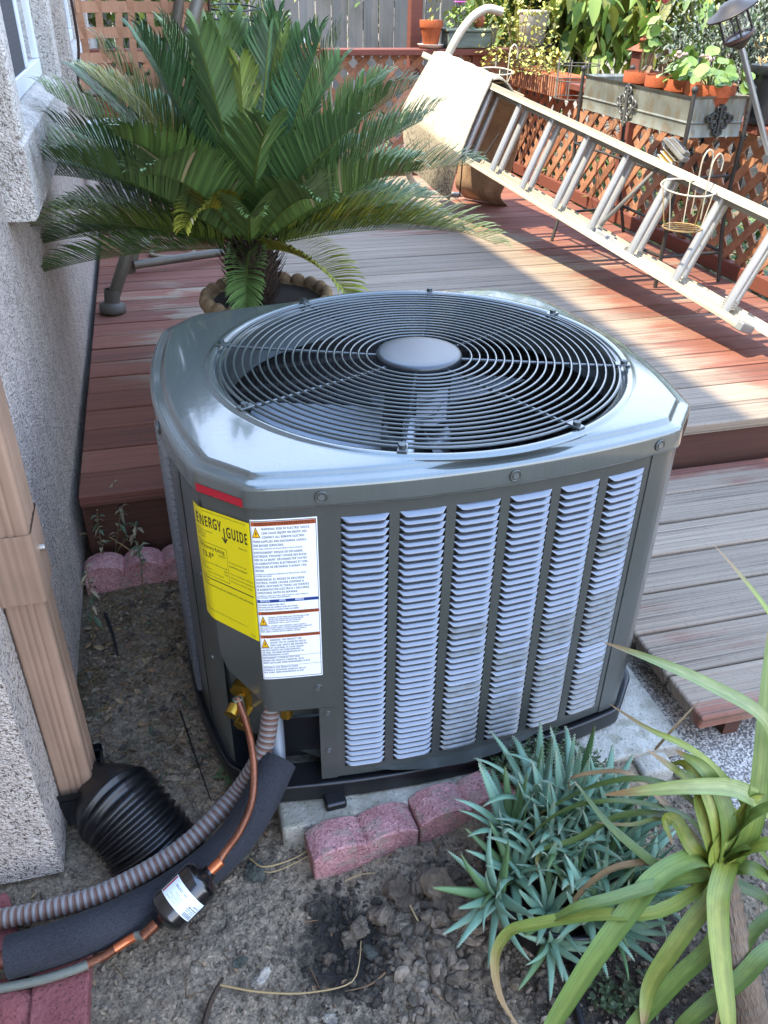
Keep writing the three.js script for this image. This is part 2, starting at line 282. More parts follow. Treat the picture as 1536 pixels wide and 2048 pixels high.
{
  const X0 = -.32, X1 = DECKR + .06, Z0 = REARZ - .1, Z1 = -2.0;
  const tx = dataTex(1536, 2048, (u, v) => { const x = X0 + (X1 - X0) * u, z = Z0 + (Z1 - Z0) * v, row = Math.floor((DECKZ - z) / boardPitch);
    const worn = .12 + .85 * sstep(.25, .75, x) * (1 - .85 * sstep(1.7, 2.15, x)) + .62 * sstep(.47, .6, nB.at(x * .5 + .3, z * 1.1)) * Math.exp(-((x - .1) ** 2) / .06) * sstep(-4.4, -3.4, z) * (1 - sstep(-2.9, -2.5, z)) + (z < -4.6 ? -.2 : 0);
    return deckTone(x, z, row, worn); });
  const bump = dataTex(1024, 1024, (u, v) => g1(nG.at(u * 1.5, v * 4) * .7 + nF.at(u, v * 2) * .3), false, [1, 1]);
  const mat = std({ map: tx, bumpMap: bump, bumpScale: .004, roughness: .85 });
  const deck = new THREE.Group(); deck.name = 'deck'; deck.userData.kind = 'structure'; deck.userData.label = 'raised timber deck with worn red stain'; scene.add(deck);
  const setUV = (g) => { const P = g.attributes.position, U = g.attributes.uv; for (let i = 0; i < P.count; i++) U.setXY(i, (P.getX(i) - X0) / (X1 - X0), (P.getZ(i) + (P.getY(i) - DECKY) * .8 - Z0) / (Z1 - Z0)); };
  const n = Math.round((DECKZ - REARZ) / boardPitch);
  for (let k = 0; k < n; k++) {
    const zc = DECKZ - (k + .5) * boardPitch, w = boardPitch - rr(.006, .0095), L = DECKR + .31 + rr(-.006, .012);
    const g = rbox(L, .036, w, .0045, 2); g.rotateX(rr(-.006, .006)); g.rotateZ(rr(-.0006, .0006)); g.translate(-.305 + L / 2, DECKY - .018 + rr(-.0015, .0015), zc + rr(-.0012, .0012)); setUV(g);
    mesh('board', g, mat, deck);
  }
  const dark = std({ map: dataTex(512, 512, (u, v) => { const g = woodGrain(u, v * 2, 3); return lerp3([.20, .12, .09], [.38, .22, .155], g); }), roughness: .8 });
  mesh('fascia', uvBox(boxAt(-.305, DECKR - .02, -.02, DECKY - .042, DECKZ - .055, DECKZ - .02, .004), 1.2), dark, deck);
  mesh('fascia', uvBox(boxAt(DECKR - .045, DECKR - .012, -.1, DECKY - .04, REARZ, DECKZ - .06, .004), 1.2), dark, deck);
  for (let k = 0; k < 5; k++) mesh('joist', uvBox(boxAt(-.2 + k * .68, -.16 + k * .68, .0, DECKY - .04, REARZ, DECKZ - .06), 1), dark, deck);
  // lower step deck
  const W = 2.6, D = 1.15, sx0 = .9, sz0 = -2.12;
  const tx2 = dataTex(2048, 1024, (u, v) => { const x = sx0 + W * u, z = sz0 + D * v, row = 60 + Math.floor((z + 2.06) / .144); const worn = .78 - .6 * sstep(-1.97, -2.06, z + (nA.at(x, z * 2) - .5) * .1) - .22 * sstep(-1.13, -1.05, z); return deckTone(x, z, row, worn); });
  const mat2 = std({ map: tx2, bumpMap: bump, bumpScale: .005, roughness: .85 });
  const step = new THREE.Group(); step.name = 'step_deck'; step.userData.kind = 'structure'; step.userData.label = 'low grey weathered timber platform below the deck'; scene.add(step);
  for (let k = 0; k < 7; k++) {
    const z0 = -2.062 + k * .1445, w = .1445 - rr(.006, .009), x0 = 1.012 + (k > 4 ? rr(-.004, .004) : 0), L = W + sx0 - x0;
    const g = rbox(L, .038, w, .008, 2); g.rotateX(rr(-.008, .008)); g.translate(x0 + L / 2, STEPY - .019 + rr(-.002, .002), z0 + .072); const P = g.attributes.position, U = g.attributes.uv;
    for (let i = 0; i < P.count; i++) U.setXY(i, (P.getX(i) - sx0 + (P.getX(i) < x0 + .004 ? (P.getY(i) - STEPY) : 0)) / W, (P.getZ(i) + (P.getY(i) - STEPY) * .8 - sz0) / D);
    mesh('board', g, mat2, step);
  }
  for (const x of [1.1, 1.75, 2.5, 3.2]) mesh('joist', uvBox(boxAt(x, x + .04, -.08, STEPY - .04, -2.05, -1.075), 1), dark, step);
}

// ---------------------------------------------------------------- concrete, slab, edging blocks, bricks
const concC = dataTex(512, 512, (u, v) => { const a = nA.at(u, v), b = nF.at(u, v), s = nS.at(u, v); let c = lerp3([.50, .47, .41], [.70, .68, .63], clamp(a * 1.3 - .1 + (b - .5) * .4)); c = lerp3(c, [.42, .41, .33], sstep(.54, .74, nB.at(u * 1.5, v * 1.5)) * .4); return s < .24 ? c.map(x => x * .7) : c; });
const concM = std({ map: concC, bumpMap: fineBump, bumpScale: .003, roughness: .95 });
const pad = mesh('concrete_pad', uvBox(boxAt(.088, .985, -.13, -.003, -2.0, -1.047, .008), 2.2), concM); tag(pad, 'pale concrete pad under the air conditioner', 'pad');
{
  const agg = dataTex(1024, 1024, (u, v) => { const s = nS.at(u, v), f = nF.at(u * 1.7, v * 1.7), a = nA.at(u, v); const t = clamp((s - .5) * 2.4 + .5 + (f - .5) * .9); return lerp3([.42, .39, .36], [.80, .76, .71], t).map(x => x * (.85 + a * .2)); });
  const sl = mesh('aggregate_slab', uvBox(boxAt(.942, 2.4, -.16, -.035, -1.6, -.86, .012), 2.4), std({ map: agg, bumpMap: stuccoB, bumpScale: .003, roughness: .95 })); tag(sl, 'speckled pebble concrete slab under the low platform', 'slab');
  sl.rotation.y = -.0;
  const curb = mesh('concrete_block', uvBox(boxAt(.855, .935, -.13, -.012, -1.16, -1.0, .012), 3), concM); tag(curb, 'small bluish concrete curb between the pad and the pebble slab', 'block'); 
}
const pinkT = dataTex(512, 512, (u, v) => { const a = nA.at(u * 1.5, v * 1.5), b = nF.at(u, v), s = nS.at(u, v); let c = lerp3([.56, .375, .37], [.80, .61, .60], clamp(a + (b - .5) * .9)); c = lerp3(c, [.60, .53, .48], sstep(.60, .72, nB.at(u * 1.2 + .3, v * 1.2)) * .6); return s < .27 ? c.map(x => x * .6) : s > .76 ? c.map(x => x * 1.2) : c; });
const pinkM = std({ map: pinkT, bumpMap: fineBump, bumpScale: .004, roughness: .95 });
function scallopBlock(len, n, hCrest, hValley, depth) {
  const sh = new THREE.Shape(); sh.moveTo(0, 0); sh.lineTo(len, 0); const N = n * 12;
  for (let i = 0; i <= N; i++) { const t = 1 - i / N, ph = t * n; sh.lineTo(len * t, hValley + (hCrest - hValley) * Math.pow(Math.abs(Math.sin(ph * Math.PI)), .62)); }
  const g = new THREE.ExtrudeGeometry(sh, { depth, bevelEnabled: true, bevelSize: .003, bevelThickness: .003, bevelSegments: 1 }); const h = toCreasedNormals(g, .5); return uvBox(h, 3.4, rnd(), rnd());
}
{
  const a = onY(632, 1755, -.06), b = onY(974, 1650, -.06), dir = b.clone().sub(a); const yaw = -Math.atan2(dir.z, dir.x), u = dir.clone().normalize();
  for (let k = 0; k < 2; k++) { const m = mesh('scalloped_edging_block', scallopBlock(.208, 2, .080, .062, .066), pinkM); const p = a.clone().addScaledVector(u, k * .219); m.position.set(p.x, -.072 + k * .012, p.z); m.rotation.y = yaw + (k ? .03 : 0); m.translateZ(-.066); tag(m, k ? 'pink scalloped edging block whose end is hidden by the aloe' : 'pink scalloped edging block in front of the pad with mud on its face', 'edging block', 'pink edging blocks'); }
  const m = mesh('scalloped_edging_block', scallopBlock(.42, 4, .098, .072, .07), pinkM); m.position.set(-.318, -.075, -2.06); tag(m, 'dusty pink scalloped edging block at the foot of the deck fascia', 'edging block', 'pink edging blocks');
  const brickM = std({ map: dataTex(512, 512, (u, v) => { const a = nA.at(u, v), b = nF.at(u, v), s = nS.at(u, v); let c = lerp3([.42, .22, .215], [.60, .37, .36], clamp(a * 1.2 - .1 + (b - .5) * .5)); return s < .25 ? c.map(x => x * .65) : c; }), bumpMap: fineBump, bumpScale: .003, roughness: .95 });
  const br = mesh('red_brick', uvBox(rbox(.093, .06, .2, .006, 2), 3), brickM); const p = onY(120, 1975, -.035); br.position.set(p.x, -.065, p.z + .03); br.rotation.y = .0; tag(br, 'red clay brick lying under the bare copper line', 'brick');
  const st = new THREE.IcosahedronGeometry(.06, 4); { const P = st.attributes.position; for (let i = 0; i < P.count; i++) { const v = V().fromBufferAttribute(P, i); const k = 1 + (nA.at(v.x * 3 + .2, v.z * 3) - .5) * .35; P.setXYZ(i, v.x * k, v.y * k * .75, v.z * k * 1.1); } st.computeVertexNormals(); }
  const s2 = mesh('red_paver', uvBox(st, 3), brickM); const p2 = onY(5, 2010, -.04); s2.position.set(p2.x, -.075, p2.z); tag(s2, 'worn rounded red paver lump beside the brick', 'paver');
  const s3 = mesh('red_brick', uvBox(rbox(.09, .06, .12, .01, 2), 3, .3), brickM); const p3 = onY(5, 1862, -.03); s3.position.set(p3.x - .03, -.068, p3.z - .02); s3.rotation.y = .3; tag(s3, 'broken red brick behind the ribbed conduit', 'brick');
}

// ---------------------------------------------------------------- air conditioner
const paintMap = dataTex(512, 512, (u, v) => { const a = nA.at(u, v), b = nF.at(u * 2, v * 2); const k = .93 + (a - .5) * .12 + (b - .5) * .05; return [k, k, k]; });
const acPaint = phy({ color: 0x757a75, map: paintMap, roughness: .2, metalness: .45, clearcoat: 1, clearcoatRoughness: .07, bumpMap: dataTex(512, 512, (u, v) => g1(nF.at(u, v) * .4 + nB.at(u, v) * .6), false), bumpScale: .0004 });
const acPanel = phy({ color: 0x4f524d, map: paintMap, roughness: .42, metalness: .1, clearcoat: .8, clearcoatRoughness: .18 });
const wireM = phy({ color: 0x3c4443, roughness: .3, clearcoat: 1, clearcoatRoughness: .12 });
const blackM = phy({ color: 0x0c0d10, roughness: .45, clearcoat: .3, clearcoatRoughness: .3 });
const boltM = std({ color: 0x9aa0a0, roughness: .35, metalness: .85 });
const ac = thing('air_conditioner', 'dark grey outdoor air conditioner with round fan grille and louvred sides on a concrete pad', 'air conditioner', [.455, 0, -1.535], .035);
{
  // plan outline: bulging sides with chamfered corners (x, z), counter-clockwise seen from above starting front-left
  const cx = .388, cz = .410, kx = .464, kz = .326, bz = .450, bx = .508, raw = [], mark = {};
  const arc = (fn, n, name) => { mark[name] = raw.length; for (let i = 0; i < n; i++) raw.push(fn(i / n)); };
  const sq = t => 1 - (2 * t - 1) ** 2;
  arc(t => [mix(-cx, cx, t), cz + (bz - cz) * sq(t)], 48, 'front');
  arc(t => [mix(cx, kx, t), mix(cz, kz, t)], 14, 'fr');
  arc(t => [kx + (bx - kx) * sq(t), mix(kz, -kz, t)], 44, 'right');
  arc(t => [mix(kx, cx, t), mix(-kz, -cz, t)], 14, 'br');
  arc(t => [mix(cx, -cx, t), -(cz + (bz - cz) * sq(t))], 44, 'back');
  arc(t => [mix(-cx, -kx, t), mix(-cz, -kz, t)], 14, 'bl');
  arc(t => [-(kx + (bx - kx) * sq(t)), mix(-kz, kz, t)], 44, 'left');
  arc(t => [mix(-kx, -cx, t), mix(kz, cz, t)], 14, 'fl');
  const N = raw.length;
  let pl = raw.map(p => p.slice());
  for (let it = 0; it < 1; it++) pl = pl.map((p, i) => { const a = pl[(i + N - 1) % N], b = pl[(i + 1) % N]; return [(a[0] + 2 * p[0] + b[0]) / 4, (a[1] + 2 * p[1] + b[1]) / 4]; });
  const nor = pl.map((p, i) => { const a = pl[(i + N - 2) % N], b = pl[(i + 2) % N]; const dx = b[0] - a[0], dz = b[1] - a[1], L = Math.hypot(dx, dz); return [-dz / L * -1 * -1, dx / L]; });
  // outward normal: rotate tangent so that it points away from the centre
  nor.forEach((n, i) => { if (n[0] * pl[i][0] + n[1] * pl[i][1] < 0) { n[0] *= -1; n[1] *= -1; } });
  const off = (i, ins) => [pl[(i % N + N) % N][0] - nor[(i % N + N) % N][0] * ins, pl[(i % N + N) % N][1] - nor[(i % N + N) % N][1] * ins];
  const band = (i0, i1, rows, uvs = 1) => { const gb = new GB(), n = i1 - i0 + 1; grid(gb, rows.length, n, (r, j) => { const y = typeof rows[r][1] === 'function' ? rows[r][1]((i0 + j)) : rows[r][1]; const p = off(i0 + j, rows[r][0]); return [p[0], y, p[1], (i0 + j) * .016 * uvs, y * uvs + rows[r][0]]; }); return gb; };
  const full = rows => { const gb = new GB(); grid(gb, rows.length, N, (r, j) => { const p = off(j, rows[r][0]); return [p[0], rows[r][1], p[1], j * .016, rows[r][1] + rows[r][0]]; }, true); return gb.geo(); };
  const RX = .032, RZ = .0, RR = .405, RY = .751;

  // --- cap: lip, shoulder, step, flat top, rolled rim, throat
  const capRows = [[.004, .700], [0, .701], [-.001, .706], [0, .733], [.0015, .7375], [.005, .7402], [.010, .7412], [.020, .7425], [.0235, .7435], [.0255, .7455], [.0275, .7485], [.0295, .7503], [.033, .7512]];
  const gb = new GB(); const ringAt = (j, r) => { const p = off(j, .033), dx = p[0] - RX, dz = p[1] - RZ, L = Math.hypot(dx, dz); return [RX + dx / L * r, RZ + dz / L * r, L]; };
  const rim = [[.438, .7530], [.434, .7534], [.431, .7550], [.428, .7568], [.424, .7574], [.420, .7566], [.417, .7545], [.4155, .7515], [.412, .7495], [.408, .7480], [.404, .745], [.4005, .738], [.3985, .72], [.398, .66]];
  const flat = [.3, .6, .85];
  const rows = capRows.length + flat.length + rim.length;
  grid(gb, rows, N, (r, j) => {
    if (r < capRows.length) { const p = off(j, capRows[r][0]); return [p[0], capRows[r][1], p[1], p[0] * 2, p[1] * 2]; }
    if (r < capRows.length + flat.length) { const t = flat[r - capRows.length], p = off(j, .033), q = ringAt(j, .438); return [mix(p[0], q[0], t), mix(.7512, .7530, t), mix(p[1], q[1], t), mix(p[0], q[0], t) * 2, mix(p[1], q[1], t) * 2]; }
    const q = rim[r - capRows.length - flat.length], p = ringAt(j, q[0]); return [p[0], q[1], p[1], p[0] * 2, p[1] * 2];
  }, true);
  const cap = mesh('top_cap', gb.geo(), acPaint, ac); cap.userData.label = 'glossy grey pressed metal cap with chamfered corners';

  // --- grille
  const gr = new THREE.Group(); gr.name = 'fan_grille'; gr.userData.label = 'round wire fan guard with eight spokes'; gr.position.set(RX, RY, RZ); ac.add(gr);
  const nr = 18; for (let k = 0; k < nr; k++) { const r = .108 + k * (.393 - .108) / (nr - 1); const g = new THREE.TorusGeometry(r, .0024, 6, 96); g.rotateX(Math.PI / 2); mesh('ring', g, wireM, gr).position.y = .0075; }
  const og = new THREE.TorusGeometry(.4035, .003, 6, 110); og.rotateX(Math.PI / 2); mesh('ring', og, wireM, gr).position.y = .006;
  for (let k = 0; k < 8; k++) {
    const a = rad(22.5 + 45 * k), ca = Math.cos(a), sa = -Math.sin(a);
    mesh('spoke', rod(V(ca * .075, .0012, sa * .075), V(ca * .41, .0035, sa * .41), .0032, 8), wireM, gr);
    const tab = rbox(.03, .004, .017, .0015); tab.rotateY(a); tab.translate(ca * .412, .0085, sa * .412);
    const t = mesh('spoke_tab', tab, wireM, gr);
    const b1 = new THREE.CylinderGeometry(.0068, .0072, .006, 6); b1.translate(ca * .414, .0135, sa * .414); mesh('bolt', b1, std({ color: 0x4a5152, roughness: .35, metalness: .6 }), t);
  }
  mesh('hub_disc', lathe([[0, .0165], [.06, .0163], [.08, .0155], [.0862, .013], [.0885, .009], [.0885, .001], [.086, -.002], [0, -.002]], 64), phy({ color: 0x363c40, roughness: .38, metalness: .45, clearcoat: .55, clearcoatRoughness: .3 }), gr);

  // --- fan, motor and inside
  const fan = new THREE.Group(); fan.name = 'fan'; fan.position.set(RX, .56, RZ); ac.add(fan);
  const fanM = std({ color: 0x8a9096, roughness: .42, metalness: .55 });
  for (let k = 0; k < 3; k++) {
    const g3 = new GB(), a0 = rad(120 * k + 168); grid(g3, 9, 15, (i, j) => { const r = mix(.075, .375, i / 8), s = (j / 14 - .5) * mix(.9, 1.12, i / 8) + i / 8 * .18; const y = -s * .115 * mix(1.25, .8, i / 8) + .01 * Math.sin(j / 14 * Math.PI); return [Math.cos(a0 + s) * r, y, -Math.sin(a0 + s) * r, i / 8, j / 14]; });
    mesh('fan_blade', g3.geo(), fanM, fan);
  }
  mesh('hub', lathe([[0, .03], [.07, .03], [.076, .02], [.076, -.03], [0, -.03]], 32), fanM, fan);
  const motor = mesh('motor', lathe([[0, .0], [.068, 0], [.070, -.008], [.070, -.13], [.062, -.142], [0, -.142]], 40), std({ color: 0x141517, roughness: .45, metalness: .3 }), ac); motor.position.set(RX, .742, RZ);
  const motorLabel = (() => { const c = document.createElement('canvas'); c.width = 256; c.height = 160; const x = c.getContext('2d'); x.fillStyle = '#c9cdd2'; x.fillRect(0, 0, 256, 160); x.fillStyle = '#33373c'; x.font = '13px sans-serif'; for (let i = 0; i < 8; i++) { x.fillRect(12, 14 + i * 16, 70 + (i * 53) % 110, 4); x.fillRect(150, 14 + i * 16, 30 + (i * 31) % 60, 4); } x.font = 'bold 30px sans-serif'; x.fillText('UL', 16, 150); const t = new THREE.CanvasTexture(c); t.colorSpace = THREE.SRGBColorSpace; return t; })();
  const ml = new THREE.CylinderGeometry(.0707, .0707, .075, 14, 1, true, -.35, 1.1); mesh('motor_label', ml, std({ map: motorLabel, roughness: .5 }), motor).position.y = -.075;
  mesh('motor_conduit', tube([V(RX - .02, .62, .055), V(RX - .045, .655, .09), V(RX - .075, .645, .17), V(RX - .11, .60, .27), V(RX - .15, .56, .35)], .0125, 40, 12), std({ color: 0xb9bfc4, roughness: .45, metalness: .5 }), ac);
  const finT = dataTex(512, 512, (u, v) => { const l = Math.abs(Math.sin(u * Math.PI * 90)), h = Math.abs(Math.sin(v * Math.PI * 14)); const n = nA.at(u, v); const k = .10 + l * .10 + (h > .93 ? .1 : 0) + n * .05; return [k, k, k * 1.02]; });
  finT.repeat.set(1.2, 1.5);
  const coilM = std({ map: finT, roughness: .6, metalness: .3 });
  mesh('inner_floor', (() => { const g = new THREE.CircleGeometry(.47, 40); g.rotateX(-Math.PI / 2); g.translate(0, .06, 0); return g; })(), acPanel, ac);

  // --- base pan
  mesh('base_pan', full([[.06, .0435], [.012, .0435], [.004, .046], [-.001, .0485], [-.004, .046], [-.005, .042], [-.003, .004], [.0, 0], [.03, 0]]), blackM, ac);
  for (const [x, z] of [[-.27, .446], [.22, .449]]) mesh('base_foot', boxAt(x - .022, x + .022, -.003, .016, z - .03, z + .016, .006), blackM, ac);

  // --- index of a plan point
  const idx = (x, z) => { let b = 0, bd = 9; for (let i = 0; i < N; i++) { const d = Math.hypot(pl[i][0] - x, pl[i][1] - z); if (d < bd) { bd = d; b = i; } } return b; };
  const INS = .009, yTop = .7015, yBot = .0485;
  const iSeam = mark.front + Math.round((-.266 + cx) / (2 * cx) * 48), iEndR = mark.front + Math.round((.352 + cx) / (2 * cx) * 48);
  const frontZ = x => { const t = (x + cx) / (2 * cx); return cz + (bz - cz) * sq(t) - INS - .002; };
  const slopeAt = x => { const e = .01; return (frontZ(x + e) - frontZ(x - e)) / (2 * e); };

  mesh('coil', merge([band(iSeam, mark.fl - 8, [[.045, .05], [.045, .70]]).geo(), band(mark.fl - 8 - N, iSeam, [[.045, .30], [.045, .70]]).geo()]), coilM, ac);

  // front louvred panel: rails and mullions follow the bulge
  const patch = (xa, xb, ya, yb, th = .0025, n = 8, lift = 0) => { const g = new GB(); grid(g, 4, n + 1, (r, j) => { const x = mix(xa, xb, j / n), z = frontZ(x) + lift; const row = [[yb, -th * 2], [yb, 0], [ya, 0], [ya, -th * 2]][r]; return [x, row[0], z + row[1], x, row[0]]; });
    const e = g.n; for (const [j, s] of [[0, 1], [n, -1]]) { const x = j ? xb : xa, z = frontZ(x) + lift; const k = g.n; g.v(x, yb, z, x, yb); g.v(x, ya, z, x, ya); g.v(x, ya, z - th * 2, x, ya); g.v(x, yb, z - th * 2, x, yb); s > 0 ? g.q(k, k + 3, k + 2, k + 1) : g.q(k, k + 1, k + 2, k + 3); } return g.geo(.5); };
  const cols = [[-.243, -.156], [-.1375, -.0505], [-.032, .055], [.0735, .1605], [.179, .266], [.2845, .331]].map((c, i) => i === 5 ? [.2465, .3215] : c);
  // six equal columns between the panel edges
  const P0 = -.2595, P1 = .343, cw = .0805, gap = (P1 - P0 - 6 * cw) / 7; for (let k = 0; k < 6; k++) cols[k] = [P0 + gap + k * (cw + gap), P0 + gap + k * (cw + gap) + cw];
  const yl0 = .076, yl1 = .672, parts = [patch(P0, P1, yl1, .699, .0025, 40), patch(P0, P1, .0495, yl0, .0025, 40)];
  for (let k = 0; k <= 6; k++) parts.push(patch(k ? cols[k - 1][1] : P0, k < 6 ? cols[k][0] : P1, yl0 - .0003, yl1 + .0003, .0025, 3));
  const panel = mesh('louvre_panel', merge(parts), acPanel, ac); panel.userData.label = 'front side panel with six columns of louvres';
  const nL = 40, pitch = (yl1 - yl0) / nL, lg = new GB(), nu = 10, prof = 5;
  grid(lg, prof + 2, nu + 1, (r, j) => { const x = (j / nu - .5) * cw, e = Math.min(j, nu - j) / nu * cw, s = Math.pow(sstep(0, .011, e), .6); if (r <= prof) { const t = r / prof; return [x, (.46 - .61 * t) * pitch + (1 - s) * t * .5 * pitch, s * (.0092 * Math.sin(t * 1.35)), x, t * .012]; } return [x, -.15 * pitch + (1 - s) * .5 * pitch + .0006, s * .0080, x, .014]; });
  const louvreG = lg.geo();
  const dustT = dataTex(512, 512, (u, v) => { const a = nA.at(u * 2, v * 2), b = nB.at(u * 2, v * 3), f = nF.at(u, v); const d = sstep(.5, .66, a * .55 + b * .45); return lerp3([.74, .75, .755], [.62, .58, .50], d * .5).map(x => x * (.9 + f * .15)); });
  // a grey paint clean on most slats and specked with dry mud near the plants
  const louvreM = phy({ color: 0x737982, map: paintMap, roughness: .24, metalness: .5, clearcoat: 1, clearcoatRoughness: .16 }), louvreDirty = [0, 1, 2].map(k => { const t = dustT.clone(); t.offset.set(k * .31, k * .17); t.repeat.set(9, 30); t.needsUpdate = true; return phy({ color: 0x85898c, map: t, roughness: .32, metalness: .45, clearcoat: .9, clearcoatRoughness: .2 }); });
  for (let c = 0; c < 6; c++) for (let k = 0; k < nL; k++) {
    const x = (cols[c][0] + cols[c][1]) / 2, y = yl0 + (k + .5) * pitch; const lowness = 1 - k / nL, dirty = c >= 2 && lowness + (c - 2) * .05 + (nB.at(c * .23 + .1, k * .021) - .5) * .8 + rr(-.25, .25) > .74;
    const m = mesh('louvre', louvreG, dirty ? louvreDirty[(c * 7 + k) % 3] : louvreM, panel); m.position.set(x, y, frontZ(x) - .0012); m.rotation.y = -Math.atan(slopeAt(x)); m.rotation.x = rr(-.03, .03);
  }
  mesh('coil_backing', patch(P0 + .004, P1 - .004, .056, .69, .001, 30, -.016), coilM, panel);
  // corner post to the right, right louvred side, back, left side, left post
  mesh('corner_post', band(iEndR - 1, mark.right + 3, [[INS, yTop], [INS, yBot]]).geo(), acPanel, ac);
  const rightPanel = mesh('side_panel', band(mark.right + 3, mark.br - 1, [[INS, yTop], [INS, yBot]]).geo(), acPanel, ac);
  { const lst = []; for (let k = 0; k < nL; k++) for (let c = 0; c < 5; c++) { const i0 = mark.right + 6 + c * 7, m = i0 + 3, p = off(m, INS - .0015), n = nor[(m % N)]; const g = louvreG.clone(); g.rotateY(Math.atan2(n[0], n[1])); g.translate(p[0], yl0 + (k + .5) * pitch, p[1]); lst.push(g); } const m = mesh('louvre_bank', merge(lst), louvreM, rightPanel); m.userData.kind = 'stuff'; }
  mesh('corner_post', band(mark.br - 1, mark.back + 3, [[INS, yTop], [INS, yBot]]).geo(), acPanel, ac);
  mesh('side_panel', band(mark.back + 3, mark.bl - 1, [[INS, yTop], [INS, yBot]]).geo(), acPanel, ac);
  mesh('corner_post', band(mark.bl - 1, mark.left + 3, [[INS, yTop], [INS, yBot]]).geo(), acPanel, ac);
  const iPost = mark.fl - 8;
  const leftPanel = mesh('side_panel', band(mark.left + 3, iPost, [[INS, yTop], [INS, yBot]]).geo(), acPanel, ac);
  { const lst = []; for (let k = 0; k < nL; k++) for (let c = 0; c < 4; c++) { const m = mark.left + 6 + c * 7, p = off(m + 2, INS - .0015), n = nor[(m + 2) % N]; const g = louvreG.clone(); g.rotateY(Math.atan2(n[0], n[1])); g.translate(p[0], yl0 + (k + .5) * pitch, p[1]); lst.push(g); } const m = mesh('louvre_bank', merge(lst), louvreM, leftPanel); m.userData.kind = 'stuff'; }
  // service cover: left post round the chamfer to the seam, cut away at the bottom
  const wrap = i => i >= mark.fl - 10 ? i - N : i; // continuous index through the front-left corner
  const s0 = iPost - N, s1 = iSeam; const cutY = i => { const t = (i - s0) / (s1 - s0), k = i - (mark.fl - N); if (i < mark.fl - N) return .052; return k < 3 ? mix(.36, .31, k / 3) : k < 14 ? mix(.31, .262, (k - 3) / 11) : .248; };
  mesh('corner_post', band(s0, mark.fl - N + 1, [[INS + .001, yTop], [INS + .001, yBot]]).geo(), acPanel, ac);
  const cover = mesh('service_cover', band(mark.fl - N + 1, s1, [[INS - .002, .699], [INS - .003, .69], [INS - .003, i => cutY(i) + .004], [INS - .001, cutY], [INS + .006, cutY]]).geo(), acPanel, ac); cover.userData.label = 'smooth service cover carrying the yellow and white stickers';
  // seam gap, recess below the cover
  const so = off(s1, INS), si = off(s1, .11);
  const gw = new GB(); gw.v(so[0], .25, so[1] - .002); gw.v(so[0], yBot, so[1] - .002); gw.v(si[0] - .01, yBot, si[1]); gw.v(si[0] - .01, .25, si[1]); gw.q(0, 1, 2, 3); const side = mesh('recess_wall', gw.geo(), acPanel, ac);
  mesh('recess_post', band(s1 - 2, s1, [[INS, .2475], [INS, yBot]]).geo(), acPanel, ac);
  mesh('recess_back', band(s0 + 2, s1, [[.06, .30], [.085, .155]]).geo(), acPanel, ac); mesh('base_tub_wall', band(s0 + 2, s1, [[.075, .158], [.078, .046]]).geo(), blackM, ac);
  mesh('valve_plate', band(mark.fl - N - 4, mark.fl - N + 11, [[.022, .38], [.022, .15], [.03, .148]]).geo(), acPanel, ac);
  // screws in dimples on the lip, small screws on the cover
  const bolt = (i, y, r, ins, par) => { const p = off(i, ins), n = nor[(i % N + N) % N]; const g = new THREE.CylinderGeometry(r, r * 1.05, .004, 6); g.rotateX(Math.PI / 2); const w = new THREE.TorusGeometry(r * 1.75, r * .3, 6, 20); const q = new THREE.CylinderGeometry(r * 1.6, r * 1.6, .0015, 18); q.rotateX(Math.PI / 2); const m = mesh('bolt', g, boltM, par); m.position.set(p[0], y, p[1]); m.rotation.y = Math.atan2(n[0], n[1]); mesh('bolt_dimple', merge([w, q]), acPanel, m); };
  for (const x of [-.272, .052, .34]) bolt(mark.front + Math.round((x + cx) / (2 * cx) * 48), .7195, .0054, -.002, ac);
  bolt(mark.left + 30, .7195, .0062, -.002, ac); bolt(mark.right + 22, .7195, .0062, -.002, ac);
  bolt(s1 - 2, .305, .004, INS - .004, ac); bolt(s1 - 1, .232, .0035, INS - .001, ac); bolt(s1 - 1, .13, .0035, INS - .001, ac); bolt(mark.fl - 3, .5, .0035, INS, ac); bolt(mark.fl - 3, .3, .0035, INS, ac);

  // --- stickers
  const canvas = (w, h, draw) => { const c = document.createElement('canvas'); c.width = w; c.height = h; draw(c.getContext('2d'), w, h); const t = new THREE.CanvasTexture(c); t.colorSpace = THREE.SRGBColorSpace; t.anisotropy = 8; return t; };
  const yel = canvas(640, 860, (x, w, h) => {
    x.fillStyle = '#f2de00'; x.fillRect(0, 0, w, h); x.fillStyle = '#17150c'; x.font = 'bold 84px sans-serif';
    x.save(); x.translate(18, 128); x.scale(.94, 1.25); x.fillText('ENERGY', 0, 0); x.fillText('GUIDE', 372, 22); x.restore();
    x.lineWidth = 13; x.strokeStyle = '#17150c'; x.beginPath(); x.moveTo(347, 96); x.lineTo(347, 188); x.stroke(); x.beginPath(); x.moveTo(318, 164); x.lineTo(347, 196); x.lineTo(376, 164); x.stroke();
    x.font = '16px sans-serif'; x.fillText('Federal law prohibits removal of this label before consumer purchase.', 100, 24);
    x.font = '18px sans-serif'; x.fillText('Central Air Conditioner', 22, 168); x.fillText('Cooling Only', 22, 190); x.fillText('Split System', 22, 212); x.fillText('Model 4TTR', 498, 205);
    x.lineWidth = 3; x.strokeRect(20, 250, 330, 250); x.font = 'bold 36px sans-serif'; x.fillText('Efficiency Rating', 34, 292); x.font = '22px sans-serif'; x.fillText('(SEER2)*', 250, 322); x.font = 'bold 58px sans-serif'; x.fillText('13.8*', 50, 358);
